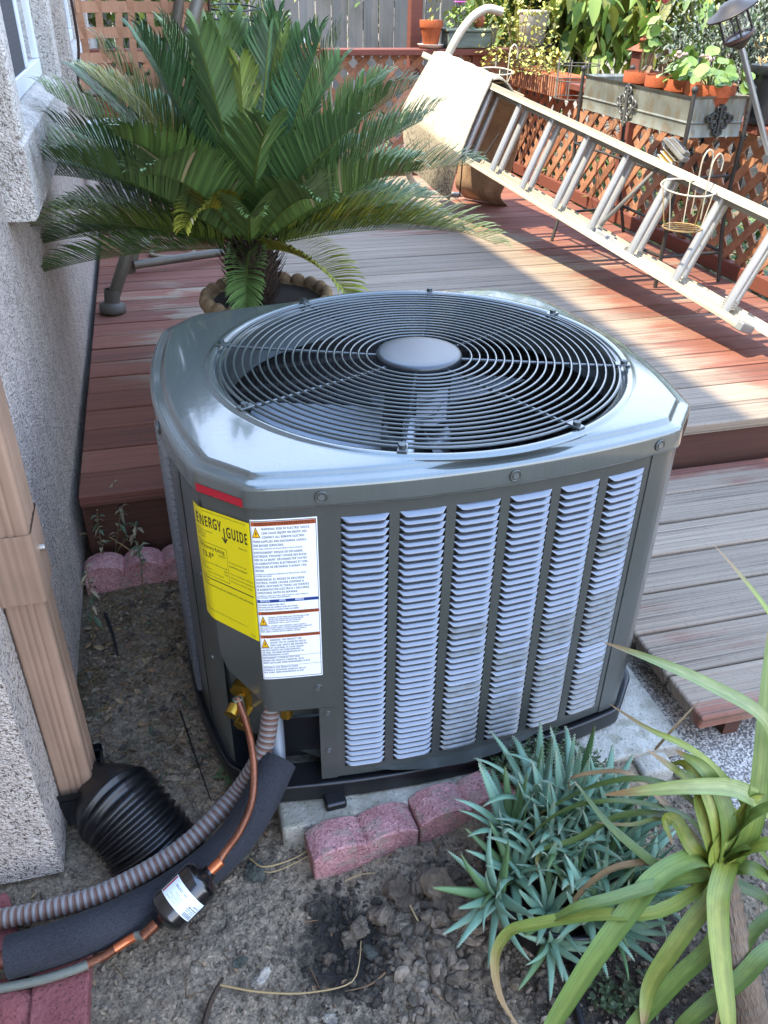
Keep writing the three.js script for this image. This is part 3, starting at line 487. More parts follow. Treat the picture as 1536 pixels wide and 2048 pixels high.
    x.beginPath(); x.moveTo(40, 400); x.lineTo(330, 400); x.moveTo(220, 390); x.lineTo(220, 400); x.moveTo(330, 388); x.lineTo(330, 408); x.stroke(); x.font = 'bold 20px sans-serif'; x.fillText('13.4', 34, 430); x.fillText('27.0', 296, 430); x.font = '18px sans-serif'; x.fillText('Least efficient', 34, 452); x.fillText('Most', 300, 452); x.fillText('Range of Similar Models', 90, 478);
    x.font = '20px sans-serif'; ['For energy cost info, visit', 'productinfo.energy.gov', '', '*Your air conditioner’s efficiency', 'rating may be better depending on', 'the coil your contractor installs.'].forEach((s, i) => { x.font = (i === 1 ? 'bold ' : '') + '18px sans-serif'; x.fillText(s, 366, 340 + i * 28); });
    x.fillRect(14, 520, 610, 8); x.font = 'bold 21px sans-serif'; x.fillText('Notice', 26, 556); x.fillText('Federal law allows this unit to be installed in all U.S. states and territories.', 26, 584, 590);
    x.font = '16px sans-serif'; x.fillText('Energy Efficiency Ratio (EER2): the installed systems minimum is 11.2', 26, 790); x.fillText('POC-0007', 540, 842);
  });
  const wht = canvas(512, 1080, (x, w, h) => {
    x.fillStyle = '#f4f5f6'; x.fillRect(0, 0, w, h); x.strokeStyle = '#222'; x.lineWidth = 4; x.strokeRect(10, 10, w - 20, h - 20);
    const bar = (y, col, txt, hh = 26) => { x.fillStyle = col; x.fillRect(12, y, w - 24, hh); x.fillStyle = col === '#1b3a7a' ? '#e8ecf4' : '#1a120c'; x.font = 'bold 23px sans-serif'; x.fillText(txt, 44, y + hh - 5, w - 64); };
    const tri = (y) => { x.fillStyle = '#f0b400'; x.strokeStyle = '#181818'; x.lineWidth = 4; x.beginPath(); x.moveTo(56, y); x.lineTo(92, y + 60); x.lineTo(20, y + 60); x.closePath(); x.fill(); x.stroke(); x.fillStyle = '#181818'; x.beginPath(); x.moveTo(60, y + 16); x.lineTo(48, y + 40); x.lineTo(56, y + 38); x.lineTo(52, y + 54); x.lineTo(66, y + 32); x.lineTo(58, y + 33); x.closePath(); x.fill(); };
    const para = (y, lines, fs, x0 = 20, lead = fs * 1.12) => { x.fillStyle = '#20242a'; x.font = `bold ${fs}px sans-serif`; lines.forEach((s, i) => x.fillText(s, Array.isArray(x0) ? x0[Math.min(i, x0.length - 1)] : x0, y + i * lead, w - 34)); return y + lines.length * lead; };
    bar(14, '#b4562a', 'WARNING/AVERTISSEMENT/ADVERTENCIA'); tri(48);
    para(64, ['WARNING: RISK OF ELECTRIC SHOCK.', 'CAN CAUSE INJURY OR DEATH: DIS-', 'CONNECT ALL REMOTE ELECTRIC'], 20, 104, 25); para(140, ['POWER SUPPLIES AND DISCHARGE CAPACI-', 'TORS BEFORE SERVICING.'], 20, 20, 24); para(182, ['CONTROL PANEL COVER MUST BE IN PLACE WHEN SYSTEM IS OPERATED.'], 11);
    para(208, ['AVERTISSEMENT: RISQUE DE DÉCHARGE', 'ÉLECTRIQUE. POUVANT CAUSER DES BLESS-', 'URES OU LA MORT: DÉCONNECTER TOUTES', 'LES ALIMENTATIONS ÉLECTRIQUES ET CON-', 'DENSATEURS DE DÉCHARGE D AVANT L’EN-', 'TRETIEN.'], 20, 20, 23); para(344, ['LE COUVERCLE DU PANNEAU DE COMMANDE DOIT ÊTRE EN PLACE LORSQUE', 'LE SYSTÈME FONCTIONNE.'], 11);
    para(380, ['ADVERTENCIA: EL RIESGO DE DESCARGA', 'ELÉCTRICA. PUEDE CAUSAR LESIONES O', 'MUERTE: DESCONECTE TODAS LAS FUENTES', 'DE ALIMENTACIÓN ELÉCTRICA Y DESCARGA', 'CAPACITORES ANTES DE REPARAR.'], 20, 20, 22); para(486, ['LA CUBIERTA DEL PANEL DE CONTROL DEBE ESTAR EN SU LUGAR, CUANDO EL', 'PARA FUNCIONAR EL SISTEMA. FUNCIONAMIENTO.'], 11);
    bar(508, '#1b3a7a', 'NOTICE            AVIS            AVISO', 20); para(548, ['USE COPPER CONDUCTORS ONLY!', 'N’UTILISER QUE DES CONDUCTEURS EN CUIVRE!', 'UTILICE ÚNICAMENTE CONDUCTORES DE COBRE!'], 14, 20, 16);
    bar(590, '#b4562a', 'WARNING/AVERTISSEMENT/ADVERTENCIA', 22); tri(622);
    para(634, ['WARNING: SYSTEM UNDER HIGH PRESSURE AND R-410A.', 'BEFORE INSTALLING RELIEVE PRESSURE BEFORE', 'OPENING THE SYSTEM. USE ONLY APPROVED', 'REFRIGERANT. Refer to service literature.'], 12, 104, 13); para(694, ['AVERTISSEMENT: SYSTÈME À HAUTE PRESSION. IL PEUT CAUSER LA', 'MORT OU DES BLESSURES GRAVES. UTILISER UN RÉFRIGÉRANT APPROUVÉ.', 'ADVERTENCIA: EL SISTEMA BAJO ALTA PRESIÓN PUEDE CAUSAR LA', 'MUERTE. LIBERE LA PRESIÓN ANTES DE ABRIR EL SISTEMA.'], 12, 20, 13);
    bar(754, '#b4562a', 'WARNING/AVERTISSEMENT/ADVERTENCIA', 22); tri(782);
    para(796, ['WARNING: THIS PRODUCT CAN', 'EXPOSE YOU TO CHEMICALS INCLU-', 'DING LEAD, WHICH ARE KNOWN TO'], 17, 104, 19); para(852, ['THE STATE OF CALIFORNIA TO CAUSE CANCER', 'AND BIRTH DEFECTS OR OTHER REPRODUC-', 'TIVE HARM. FOR MORE INFORMATION GO TO:', 'WWW.P65WARNINGS.CA.GOV'], 16, 20, 17);
    x.fillRect(12, 910, w - 24, 2); para(926, ['AVERTISSEMENT: CE PRODUIT PEUT VOUS', 'EXPOSER À DES PRODUITS CHIMIQUES, NOTA-', 'MMENT À DU PLOMB. WWW.P65WARNINGS.CA.GOV'], 16, 20, 18); x.fillRect(12, 980, w - 24, 2); para(998, ['ADVERTENCIA: ESTE PRODUCTO PUEDE', 'EXPONERLO A SUSTANCIAS QUÍMICAS, INCLUI-', 'DO EL PLOMO. WWW.P65WARNINGS.CA.GOV'], 16, 20, 18);
  });
  const sticker = (name, i0, i1, y0a, y0b, y1a, y1b, mat, lift = .0045, sub = 3) => { const g = new GB(), n = Math.ceil((i1 - i0) * sub) + 1; const at = t => { const f = i0 + t * (i1 - i0), a = Math.floor(f), k = f - a, p = off(a, INS - lift), q = off(a + 1, INS - lift); return [mix(p[0], q[0], k), mix(p[1], q[1], k)]; }; grid(g, 4, n, (r, j) => { const t = j / (n - 1), p = at(t), w = r / 3; const top = mix(y1a, y1b, t), bot = mix(y0a, y0b, t); return [p[0], mix(top, bot, w), p[1], t, 1 - w]; }); const m = mesh(name, g.geo(), mat, ac); return m; };
  const paper = o => phy({ roughness: .42, clearcoat: .25, clearcoatRoughness: .3, ...o });
  const fl = mark.fl - N; // front-left chamfer runs fl .. 0
  sticker('energy_sticker', fl - 1.6, -.55, .432, .424, .668, .672, paper({ map: yel }), .0048).userData.label = 'yellow energy rating sticker with black lettering';
  sticker('warning_sticker', -.4, s1 - 1.45, .334, .336, .679, .680, paper({ map: wht }), .0042).userData.label = 'white warning sticker with orange and blue bars';
  sticker('red_tape', fl + 1, -1.2, .7035, .7035, .7185, .7185, paper({ color: 0xb5122a }), INS + .0015).userData.label = 'strip of red tape on the cap lip';
  // valves below the cover
  const brass = std({ color: 0xb08a35, roughness: .3, metalness: .9 });
  const hex = (p, d, r, l) => { const g = new THREE.CylinderGeometry(r, r, l, 6); g.applyQuaternion(new THREE.Quaternion().setFromUnitVectors(V(0, 1, 0), d.clone().normalize())); g.translate(p.x, p.y, p.z); return g; };
  const vp = V(-.418, .262, .335), dv = V(-.5, -.12, .86).normalize();
  mesh('service_valve', merge([hex(vp, dv, .022, .035), hex(vp.clone().add(V(.005, -.02, .012)), V(0, 1, 0), .013, .06), hex(vp.clone().add(V(-.016, -.012, .028)), V(-.55, -.25, .75), .008, .03), hex(vp.clone().add(V(-.028, -.018, .042)), V(-.55, -.25, .75), .014, .02), hex(vp.clone().add(V(-.002, -.045, .03)), V(-.6, -.2, .7), .007, .03), hex(vp.clone().add(V(-.014, -.05, .044)), V(-.6, -.2, .7), .0135, .02)]), brass, ac);
  mesh('service_valve', merge([hex(V(-.34, .235, .36), V(.3, 0, 1), .02, .03), hex(V(-.345, .222, .37), V(0, 1, 0), .014, .05)]), brass, ac);
}

// ---------------------------------------------------------------- pipes at the foot of the air conditioner
{
  const P = (x, y, h) => onY(x, y, h);
  // foam sleeve
  const foamC = [V(.098, .118, -1.115), P(520, 1600, .085), P(478, 1668, .045), P(420, 1728, .012), P(330, 1792, -.004), P(215, 1850, -.004), P(110, 1888, -.004), P(16, 1915, -.006)];
  const foamM = std({ color: 0x36373b, map: dataTex(512, 512, (u, v) => { const b = nF.at(u * 2, v * 2), s = nS.at(u * 2, v * 2), a = nA.at(u, v); const k = .78 + (b - .5) * .5 + (s - .5) * .5 + (a - .5) * .25; return [k, k, k * 1.02]; }), bumpMap: fineBump, bumpScale: .002, roughness: .95 });
  foamM.map.repeat.set(4, 2);
  const fs = thing('insulated_pipe', 'thick black foam-covered refrigerant pipe curving over the dirt', 'pipe');
  mesh('foam_sleeve', tube(foamC, .036, 110, 28), foamM, fs);
  mesh('inner_pipe', tube([foamC[7].clone().add(V(.01, 0, 0)), foamC[7].clone().add(V(-.05, .0, .004)), foamC[7].clone().add(V(-.3, .0, .03))], .0145, 10, 14), std({ color: 0x6d4034, roughness: .5, metalness: .5 }), fs);
  mesh('inner_pipe', tube([V(.098, .118, -1.115), V(.102, .17, -1.15), V(.104, .25, -1.18)], .014, 10, 14), std({ color: 0x767b80, roughness: .5, metalness: .3 }), fs);
  // ribbed conduit
  const cc = [V(.098, .256, -1.165), V(.090, .20, -1.15), V(.072, .14, -1.13), P(478, 1580, .055), P(432, 1632, .035), P(365, 1694, .014), P(285, 1746, .002), P(195, 1790, -.004), P(100, 1818, -.008), P(0, 1838, -.012), P(-150, 1862, -.012)];
  const nc = 560, cdC = new THREE.CatmullRomCurve3(cc, false, 'centripetal'), cl = cdC.getLength(), ribs = Math.round(cl / .0125);
  const cg = tube(cc, t => .0165 + .0016 * Math.pow(Math.abs(Math.cos(t * Math.PI * ribs)), .5), nc, 20);
  const ribT = dataTex(64, 256, (u, v) => { const ov = Math.abs(u - .5) * 2, along = Math.abs(((v * 2) % 1) - .5) * 2; const inOv = ov < .62 * Math.sqrt(Math.max(0, 1 - along * along * 1.1)); const n = nA.at(u, v); return inOv ? lerp3([.34, .25, .21], [.46, .34, .29], n) : lerp3([.40, .385, .375], [.56, .545, .53], n); });
  ribT.repeat.set(ribs / cl, 1); // one oval per rib; uv x is metres along the hose
  const cd = thing('ribbed_conduit', 'grey flexible conduit with brown oval ribs leaving the air conditioner', 'conduit');
  mesh('hose', cg, std({ map: ribT, roughness: .55 }), cd);
  const nut = lathe([[.012, -.012], [.0215, -.012], [.0235, -.008], [.0235, .006], [.02, .01], [.012, .012]], 8); const nm = mesh('gland_nut', nut, std({ color: 0x868a8e, roughness: .4, metalness: .5 }), cd); nm.position.set(.098, .248, -1.163);
  // copper line and filter drier
  const copperT = dataTex(512, 128, (u, v) => { const a = nA.at(u * 2, v), b = nF.at(u * 2, v); let c = lerp3([.40, .235, .165], [.62, .40, .29], clamp(a * 1.4 - .2)); c = lerp3(c, [.28, .20, .165], sstep(.55, .68, b) * .6); return c; }); copperT.repeat.set(3, 1);
  const copper = std({ map: copperT, roughness: .42, metalness: .75 });
  const dull = std({ map: dataTex(512, 128, (u, v) => { const a = nA.at(u * 2, v), b = nF.at(u * 2, v); return lerp3([.36, .37, .33], [.56, .57, .51], clamp(a + (b - .5) * .6)); }), roughness: .6, metalness: .35 });
  const d1 = P(418, 1745, .066), d2 = P(318, 1842, .022), ax = d2.clone().sub(d1).normalize(), L = d1.distanceTo(d2);
  const line = thing('copper_line', 'bare copper liquid line bending from the brass valve to the ground', 'pipe');
  const bright = std({ color: 0xd07850, roughness: .3, metalness: .85 });
  mesh('upper_pipe', tube([V(.034, .262, -1.155), P(490, 1440, .235), P(501, 1480, .20), P(508, 1545, .160), P(503, 1605, .132), P(478, 1665, .105), P(447, 1708, .082), d1.clone().addScaledVector(ax, -.02), d1], .0068, 90, 14), copper, line);
  const lowC = [d2, d2.clone().addScaledVector(ax, .03), P(270, 1873, .002), P(190, 1922, -.014), P(100, 1955, -.02), P(0, 1977, -.024), P(-150, 2000, -.03)]; mesh('lower_pipe', tube(lowC, .0078, 80, 14), dull, line);
  mesh('joint', tube([d2.clone().addScaledVector(ax, .004), d2.clone().addScaledVector(ax, .035)], .0095, 2, 14, true), copper, line);
  { const lc2 = new THREE.CatmullRomCurve3(lowC, false, 'centripetal'), Lt = lc2.getLength(); mesh('joint', tube([.05, .062, .075, .088].map(s => lc2.getPointAt(s / Lt)), .0083, 8, 14), bright, line); mesh('joint', tube([.088, .11, .135].map(s => lc2.getPointAt(s / Lt)), .0081, 8, 14), copper, line); }
  mesh('joint', tube([d1.clone().addScaledVector(ax, -.028), d1.clone().addScaledVector(ax, -.004)], .0095, 2, 14, true), bright, line);
  mesh('joint', rod(V(.034, .262, -1.155), V(.038, .232, -1.145), .0095, 14), dull, line);
  const dr = thing('filter_drier', 'glossy black canister filter drier with a white label on the copper line', 'filter');
  const cyl = lathe([[.008, -L / 2 - .004], [.013, -L / 2 - .004], [.014, -L / 2 + .004], [.029, -L / 2 + .008], [.0368, -L / 2 + .016], [.0385, -L / 2 + .022], [.0385, -.002], [.0388, 0], [.0385, .002], [.0385, L / 2 - .022], [.0368, L / 2 - .016], [.029, L / 2 - .008], [.014, L / 2 - .004], [.013, L / 2 + .004], [.008, L / 2 + .004]], 40);
  const drG = new THREE.Group(); const q = new THREE.Quaternion().setFromUnitVectors(V(0, 1, 0), ax); dr.position.copy(d1).add(d2).multiplyScalar(.5); dr.quaternion.copy(q);
  mesh('canister', cyl, phy({ color: 0x0b0b0d, roughness: .25, clearcoat: 1, clearcoatRoughness: .12 }), dr);
  const lc = document.createElement('canvas'); lc.width = 512; lc.height = 256; { const x = lc.getContext('2d'); x.fillStyle = '#dfe6ea'; x.fillRect(0, 0, 512, 256); x.fillStyle = '#20252b'; for (let i = 0; i < 26; i++) x.fillRect(20 + i * 5, 16, 1 + (i * 7) % 4, 50); x.font = 'bold 22px sans-serif'; x.fillText('LIQUID LINE', 20, 92); x.fillText('FILTER-DRIER', 20, 116); x.fillRect(20, 128, 110, 10); x.beginPath(); x.moveTo(150, 133); x.lineTo(126, 120); x.lineTo(126, 146); x.fill(); x.font = 'bold 30px sans-serif'; x.fillText('FLOW', 20, 180); x.font = '15px sans-serif'; ['MAX WORKING PRESSURE', '680 PSIG  4.7 MPa', 'REFRIGERANT R410A R22', 'SAE 3/8 ODF', 'MADE IN MEXICO'].forEach((s, i) => x.fillText(s, 230, 40 + i * 24)); x.font = 'bold 34px sans-serif'; x.fillText('UL', 232, 200); x.fillText('LISTED', 300, 200); x.fillStyle = '#9b2430'; x.fillRect(470, 10, 30, 236); }
  const lt = new THREE.CanvasTexture(lc); lt.colorSpace = THREE.SRGBColorSpace; lt.center.set(.5, .5);
  const toCam = EYE.clone().sub(dr.position).applyQuaternion(q.clone().invert()), th = Math.atan2(toCam.x, toCam.z);
  mesh('label', new THREE.CylinderGeometry(.0392, .0392, .036, 30, 1, true, th - 1.1, 2.2), phy({ map: lt, roughness: .4, clearcoat: .4, clearcoatRoughness: .3 }), dr);
}

// ---------------------------------------------------------------- loose matter on the dirt
{
  // crumbs and gravel nobody could count
  const rock = (r, s, det = 1) => { const g = new THREE.IcosahedronGeometry(r, det), P = g.attributes.position; for (let i = 0; i < P.count; i++) { const x = P.getX(i) / r, y = P.getY(i) / r, z = P.getZ(i) / r; const q = det > 2 ? Math.max(Math.abs(x + .3 * y), Math.abs(y * 1.1 - .2 * z), Math.abs(z + .25 * x)) : 1; const k = (det > 2 ? .78 / (.35 + .5 * q) : 1) + (nA.at(x * .21 + s * .37, y * .23 + z * .29 + s * .11) - .5) * 1.1 + (det > 2 ? (nB.at(x * .31 + s, y * .33 + z * .27) - .5) * .75 + (nF.at(x * .11 + s, y * .13 + z * .17) - .5) * .35 : (nB.at(x * .5 + s, z * .5 + y * .3) - .5) * .9); P.setXYZ(i, x * r * k, y * r * k * .78, z * r * k); } g.computeVertexNormals(); return g; };
  const avoid = (x, z) => (x > .08 && x < .99 && z < -1.04) || x < WALLX + .01 && z < -1.08 || (x > 1.0 && z < -1.0) || z < -2.0 || (x > .9 && z < -.98);
  const mats = [std({ color: 0xffffff, roughness: .97, map: mottle })];
  const N = 27000, inst = [0, 1, 2].map(k => { const m = new THREE.InstancedMesh(rock(1, k * 2.1 + 1), mats[0], N / 3); m.castShadow = m.receiveShadow = true; return m; });
  const M4 = new THREE.Matrix4(), Q = new THREE.Quaternion(), col = new THREE.Color(); let placed = 0, tries = 0;
  while (placed < N && tries < 200000) { tries++;
    const x = rr(-.45, 1.15), z = rr(-2.0, -.32); if (avoid(x, z)) continue;
    const heap = Math.exp(-((x - .34) ** 2 / .03 + (z + .78) ** 2 / .02)), dens = .25 + .6 * nB.at(x * .7 + .2, z * .7) + heap * .8 - (z < -1.35 ? .15 : 0); if (rnd() > dens) continue;
    const size = Math.pow(rnd(), 7) * .0058 * (1 + heap * 1.6) + .0009; const y = groundY(x, z) + size * .25;
    Q.setFromEuler(new THREE.Euler(rnd() * 6, rnd() * 6, rnd() * 6)); M4.compose(V(x, y, z), Q, V(size * rr(.7, 1.3), size * rr(.7, 1.1), size * rr(.7, 1.3)));
    const k = placed % 3, idx = (placed / 3) | 0; const d2 = Math.hypot(x - .165, (z + .83) / 1.5), t = rnd(), dark = d2 < .085 ? .3 : 1; const v = (.5 + t * t * .85) * dark;
    inst[k].setMatrixAt(idx, M4); inst[k].setColorAt(idx, col.setRGB(.25 * v, .205 * v, .155 * v)); placed++; }
  inst.forEach((m, k) => { m.name = numbered('gravel'); m.userData.kind = 'stuff'; tag(m, ['loose dirt crumbs scattered over the planting bed', 'small grit lying over the planting bed', 'fine clods lying over the planting bed'][k], 'gravel'); scene.add(m); });
  { // soil spilled over the front edge of the pad
    const gb = new GB(); grid(gb, 26, 70, (i, j) => { const x = mix(.40, .90, j / 69), z = mix(-1.10, -.95, i / 25), e = Math.sin(i / 25 * Math.PI) * Math.pow(Math.sin(clamp(j / 69) * Math.PI), .5); return [x, -.03 + (.038 + (nB.at(x * 3, z * 3) - .5) * .03 + (nF.at(x * 2, z * 2) - .5) * .014) * e - (1 - e) * .035, z, x * .5, z * .5]; });
    const h = mesh('soil_heap', gb.geo(), scene.getObjectByName('ground').material); tag(h, 'loose soil spilled over the front edge of the pad', 'soil', null, 'stuff'); }
  // stones and clods one can pick out: [px, py, size, pale, label]
  const stoneM = c => withMottle(c, .95, { bumpMap: fineBump, bumpScale: .002 });
  const tones = [stoneM(0x7d7161), stoneM(0x685d50), stoneM(0xb9b4a9), stoneM(0x5a5f57)];
  const geos = [0, 1, 2, 3, 4].map(k => { const g = rock(1, 3.3 + k * 1.7, 5); return g; });
  const put = (name, px, py, s, tone, label, cat, group) => { const p = onY(px, py, -.055), y = groundY(p.x, p.z); const m = mesh(name, geos[(px + py) % 5 | 0], tones[tone]); m.position.set(p.x, y + s * .3, p.z); m.scale.set(s * rr(.85, 1.2), s * rr(.8, 1), s * rr(.85, 1.2)); m.rotation.set(rnd() * 3, rnd() * 6, rnd() * 3); tag(m, label, cat, group); };
  put('stone', 521, 1951, .014, 2, 'white stone on the bare dirt below the filter drier', 'stone');
  put('stone', 480, 1918, .010, 3, 'grey-green pebble beside the dark soil spill', 'stone');
  put('stone', 660, 2030, .011, 2, 'pale pebble by the twig in the bare dirt', 'stone');
  put('stone', 742, 1895, .012, 3, 'greenish stone in the crumbled dirt heap', 'stone');
  put('stone', 924, 1950, .014, 0, 'flat tan stone near the black hose', 'stone');
  put('stone', 507, 1735, .018, 3, 'grey stone under the foam pipe by the edging block', 'stone');
  put('stone', 400, 1370, .014, 3, 'oval grey-green stone by the base pan corner', 'stone');
  put('stone', 1130, 1483, .022, 2, 'pale rock against the front of the base pan', 'stone');
  put('stone', 835, 1640, .014, 0, 'lump of mortar in the gap between the pink blocks', 'stone');
  for (const [px, py, s] of [[805, 1795, .030], [850, 1775, .026], [880, 1800, .034], [760, 1830, .022], [925, 1830, .030], [790, 1850, .018], [720, 1850, .016], [965, 1810, .030], [870, 1850, .022], [905, 1765, .02], [940, 1870, .02], [700, 1870, .014], [1000, 1850, .022], [985, 1765, .018], [830, 1900, .014], [655, 1905, .013]]) put('dirt_clod', px, py, s, py % 2, 'crumbly dirt clod in the broken heap before the edging blocks', 'clod', 'clods in the heap');
  // dry twigs and stalks
  const twigM = withMottle(0x8d7458, .9), strawM = withMottle(0xc2aa7c, .85), darkTwig = withMottle(0x4a3b2d, .9);
  const lay = (name, pts, r, m, label) => { const w = pts.map(([x, y, l = 0]) => { const p = onY(x, y, -.05); return V(p.x, groundY(p.x, p.z) + r + l, p.z); }); const t = mesh(name, tube(w, k => r * (1 - .5 * k), 24, 6), m); tag(t, label, 'twig'); return t; };
  lay('twig', [[405, 2048], [420, 2000, .006], [445, 1950, .004]], .006, darkTwig, 'thick dark twig lying below the copper line');
  lay('twig', [[440, 1965, .01], [520, 1978, .008], [620, 1975, .01], [705, 1955, .012], [718, 1920, .012], [722, 1872, .008]], .0022, strawM, 'long bent straw stalk across the bare dirt');
  lay('twig', [[820, 1818, .012], [832, 1848, .014], [845, 1868, .01]], .0022, strawM, 'short straw standing in the dirt heap');
  lay('twig', [[500, 1715, .012], [525, 1735, .02], [580, 1725, .02], [625, 1700, .015]], .002, strawM, 'dry grass stalk beside the pink edging block');
  lay('twig', [[500, 1722, .006], [540, 1742, .012], [625, 1715, .02]], .0015, strawM, 'thin dry stalk crossing another by the pink block');
  lay('twig', [[785, 1930, .004], [740, 1960, .006], [690, 1972, .003]], .0025, twigM, 'brown twig beside the straw stalk');
  lay('twig', [[615, 1910, .004], [630, 1945, .006], [640, 1965, .003]], .0016, twigM, 'thin twig in the dark soil spill');
  lay('twig', [[690, 1756, .01], [720, 1748, .012], [750, 1746, .01]], .002, strawM, 'pale stalk at the foot of the muddy pink block');
  lay('twig', [[165, 1118, .1], [215, 1125, .11], [290, 1150, .06]], .0024, strawM, 'bent dry stalk leaning across the scalloped block by the wall');
  lay('twig', [[210, 1225, .004], [225, 1265, .006], [235, 1310, .004]], .005, std({ color: 0x15181c, roughness: .6 }), 'piece of black drip tube in the shaded dirt');
  lay('twig', [[360, 1420, .004], [390, 1510, .01], [420, 1590, .008]], .0022, std({ color: 0x101113, roughness: .6 }), 'thin black wire running beside the base pan');
  // leaf litter in the shaded strip
  const lgb = []; for (let k = 0; k < 7; k++) { const gb = new GB(), L = 1, pts = []; for (let i = 0; i < 6; i++) pts.push(V(0, Math.sin(i / 5 * 3 + k) * .12, (i / 5 - .5))); ribbon(gb, pts, t => .45 * Math.sin(Math.PI * clamp(t * .96 + .02)), { fold: .35 }); lgb.push(gb.geo()); }
  const litter = lgb.map((g, k) => { const m = new THREE.InstancedMesh(g, withMottle([0x8b7357, 0x6c5a46, 0xa08b6a, 0x57604a, 0x7d6a52, 0x49413a, 0x93866f][k], .9), 260); m.castShadow = m.receiveShadow = true; return m; });
  litter.forEach((m, k) => { let i = 0; while (i < 260) { const x = i < 215 ? rr(-.32, .06) : rr(-.4, 1.0), z = i < 215 ? rr(-2.02, -1.25) : rr(-1.1, -.4); if (avoid(x, z)) continue; const s = rr(.005, i < 70 ? .032 : .016); Q.setFromEuler(new THREE.Euler(rr(-.5, .5), rnd() * 6.3, rr(-.5, .5))); M4.compose(V(x, groundY(x, z) + s * .16, z), Q, V(s, s, s)); m.setMatrixAt(i++, M4); } m.name = numbered('leaf_litter'); tag(m, ['tan dead leaf litter in the bed', 'brown dead leaf litter in the bed', 'straw coloured leaf litter in the bed', 'olive dead leaf litter in the bed', 'dull brown leaf litter in the bed', 'dark leaf litter in the bed', 'greyish leaf litter in the bed'][k], 'leaf litter', null, 'stuff'); scene.add(m); });
  const sticks = new THREE.InstancedMesh(new THREE.CylinderGeometry(.5, .35, 1, 5), twigM, 700); sticks.castShadow = sticks.receiveShadow = true; { let i = 0; while (i < 700) { const far = i < 560, x = far ? rr(-.32, .06) : rr(-.4, 1.0), z = far ? rr(-2.02, -1.2) : rr(-1.1, -.35); if (avoid(x, z)) continue; const L = rr(.012, .06), r = rr(.0008, .0022); Q.setFromEuler(new THREE.Euler(Math.PI / 2 + rr(-.25, .25), rnd() * 6.3, rr(-.2, .2), 'YXZ')); M4.compose(V(x, groundY(x, z) + r + .002, z), Q, V(r, L, r)); sticks.setMatrixAt(i, M4); sticks.setColorAt(i, col.setRGB(...(rnd() < .4 ? [1.3, 1.15, .9] : [.6, .55, .5]))); i++; } } sticks.name = 'dry_sticks'; tag(sticks, 'tiny dry sticks strewn over the bed', 'sticks', null, 'stuff'); scene.add(sticks);
}

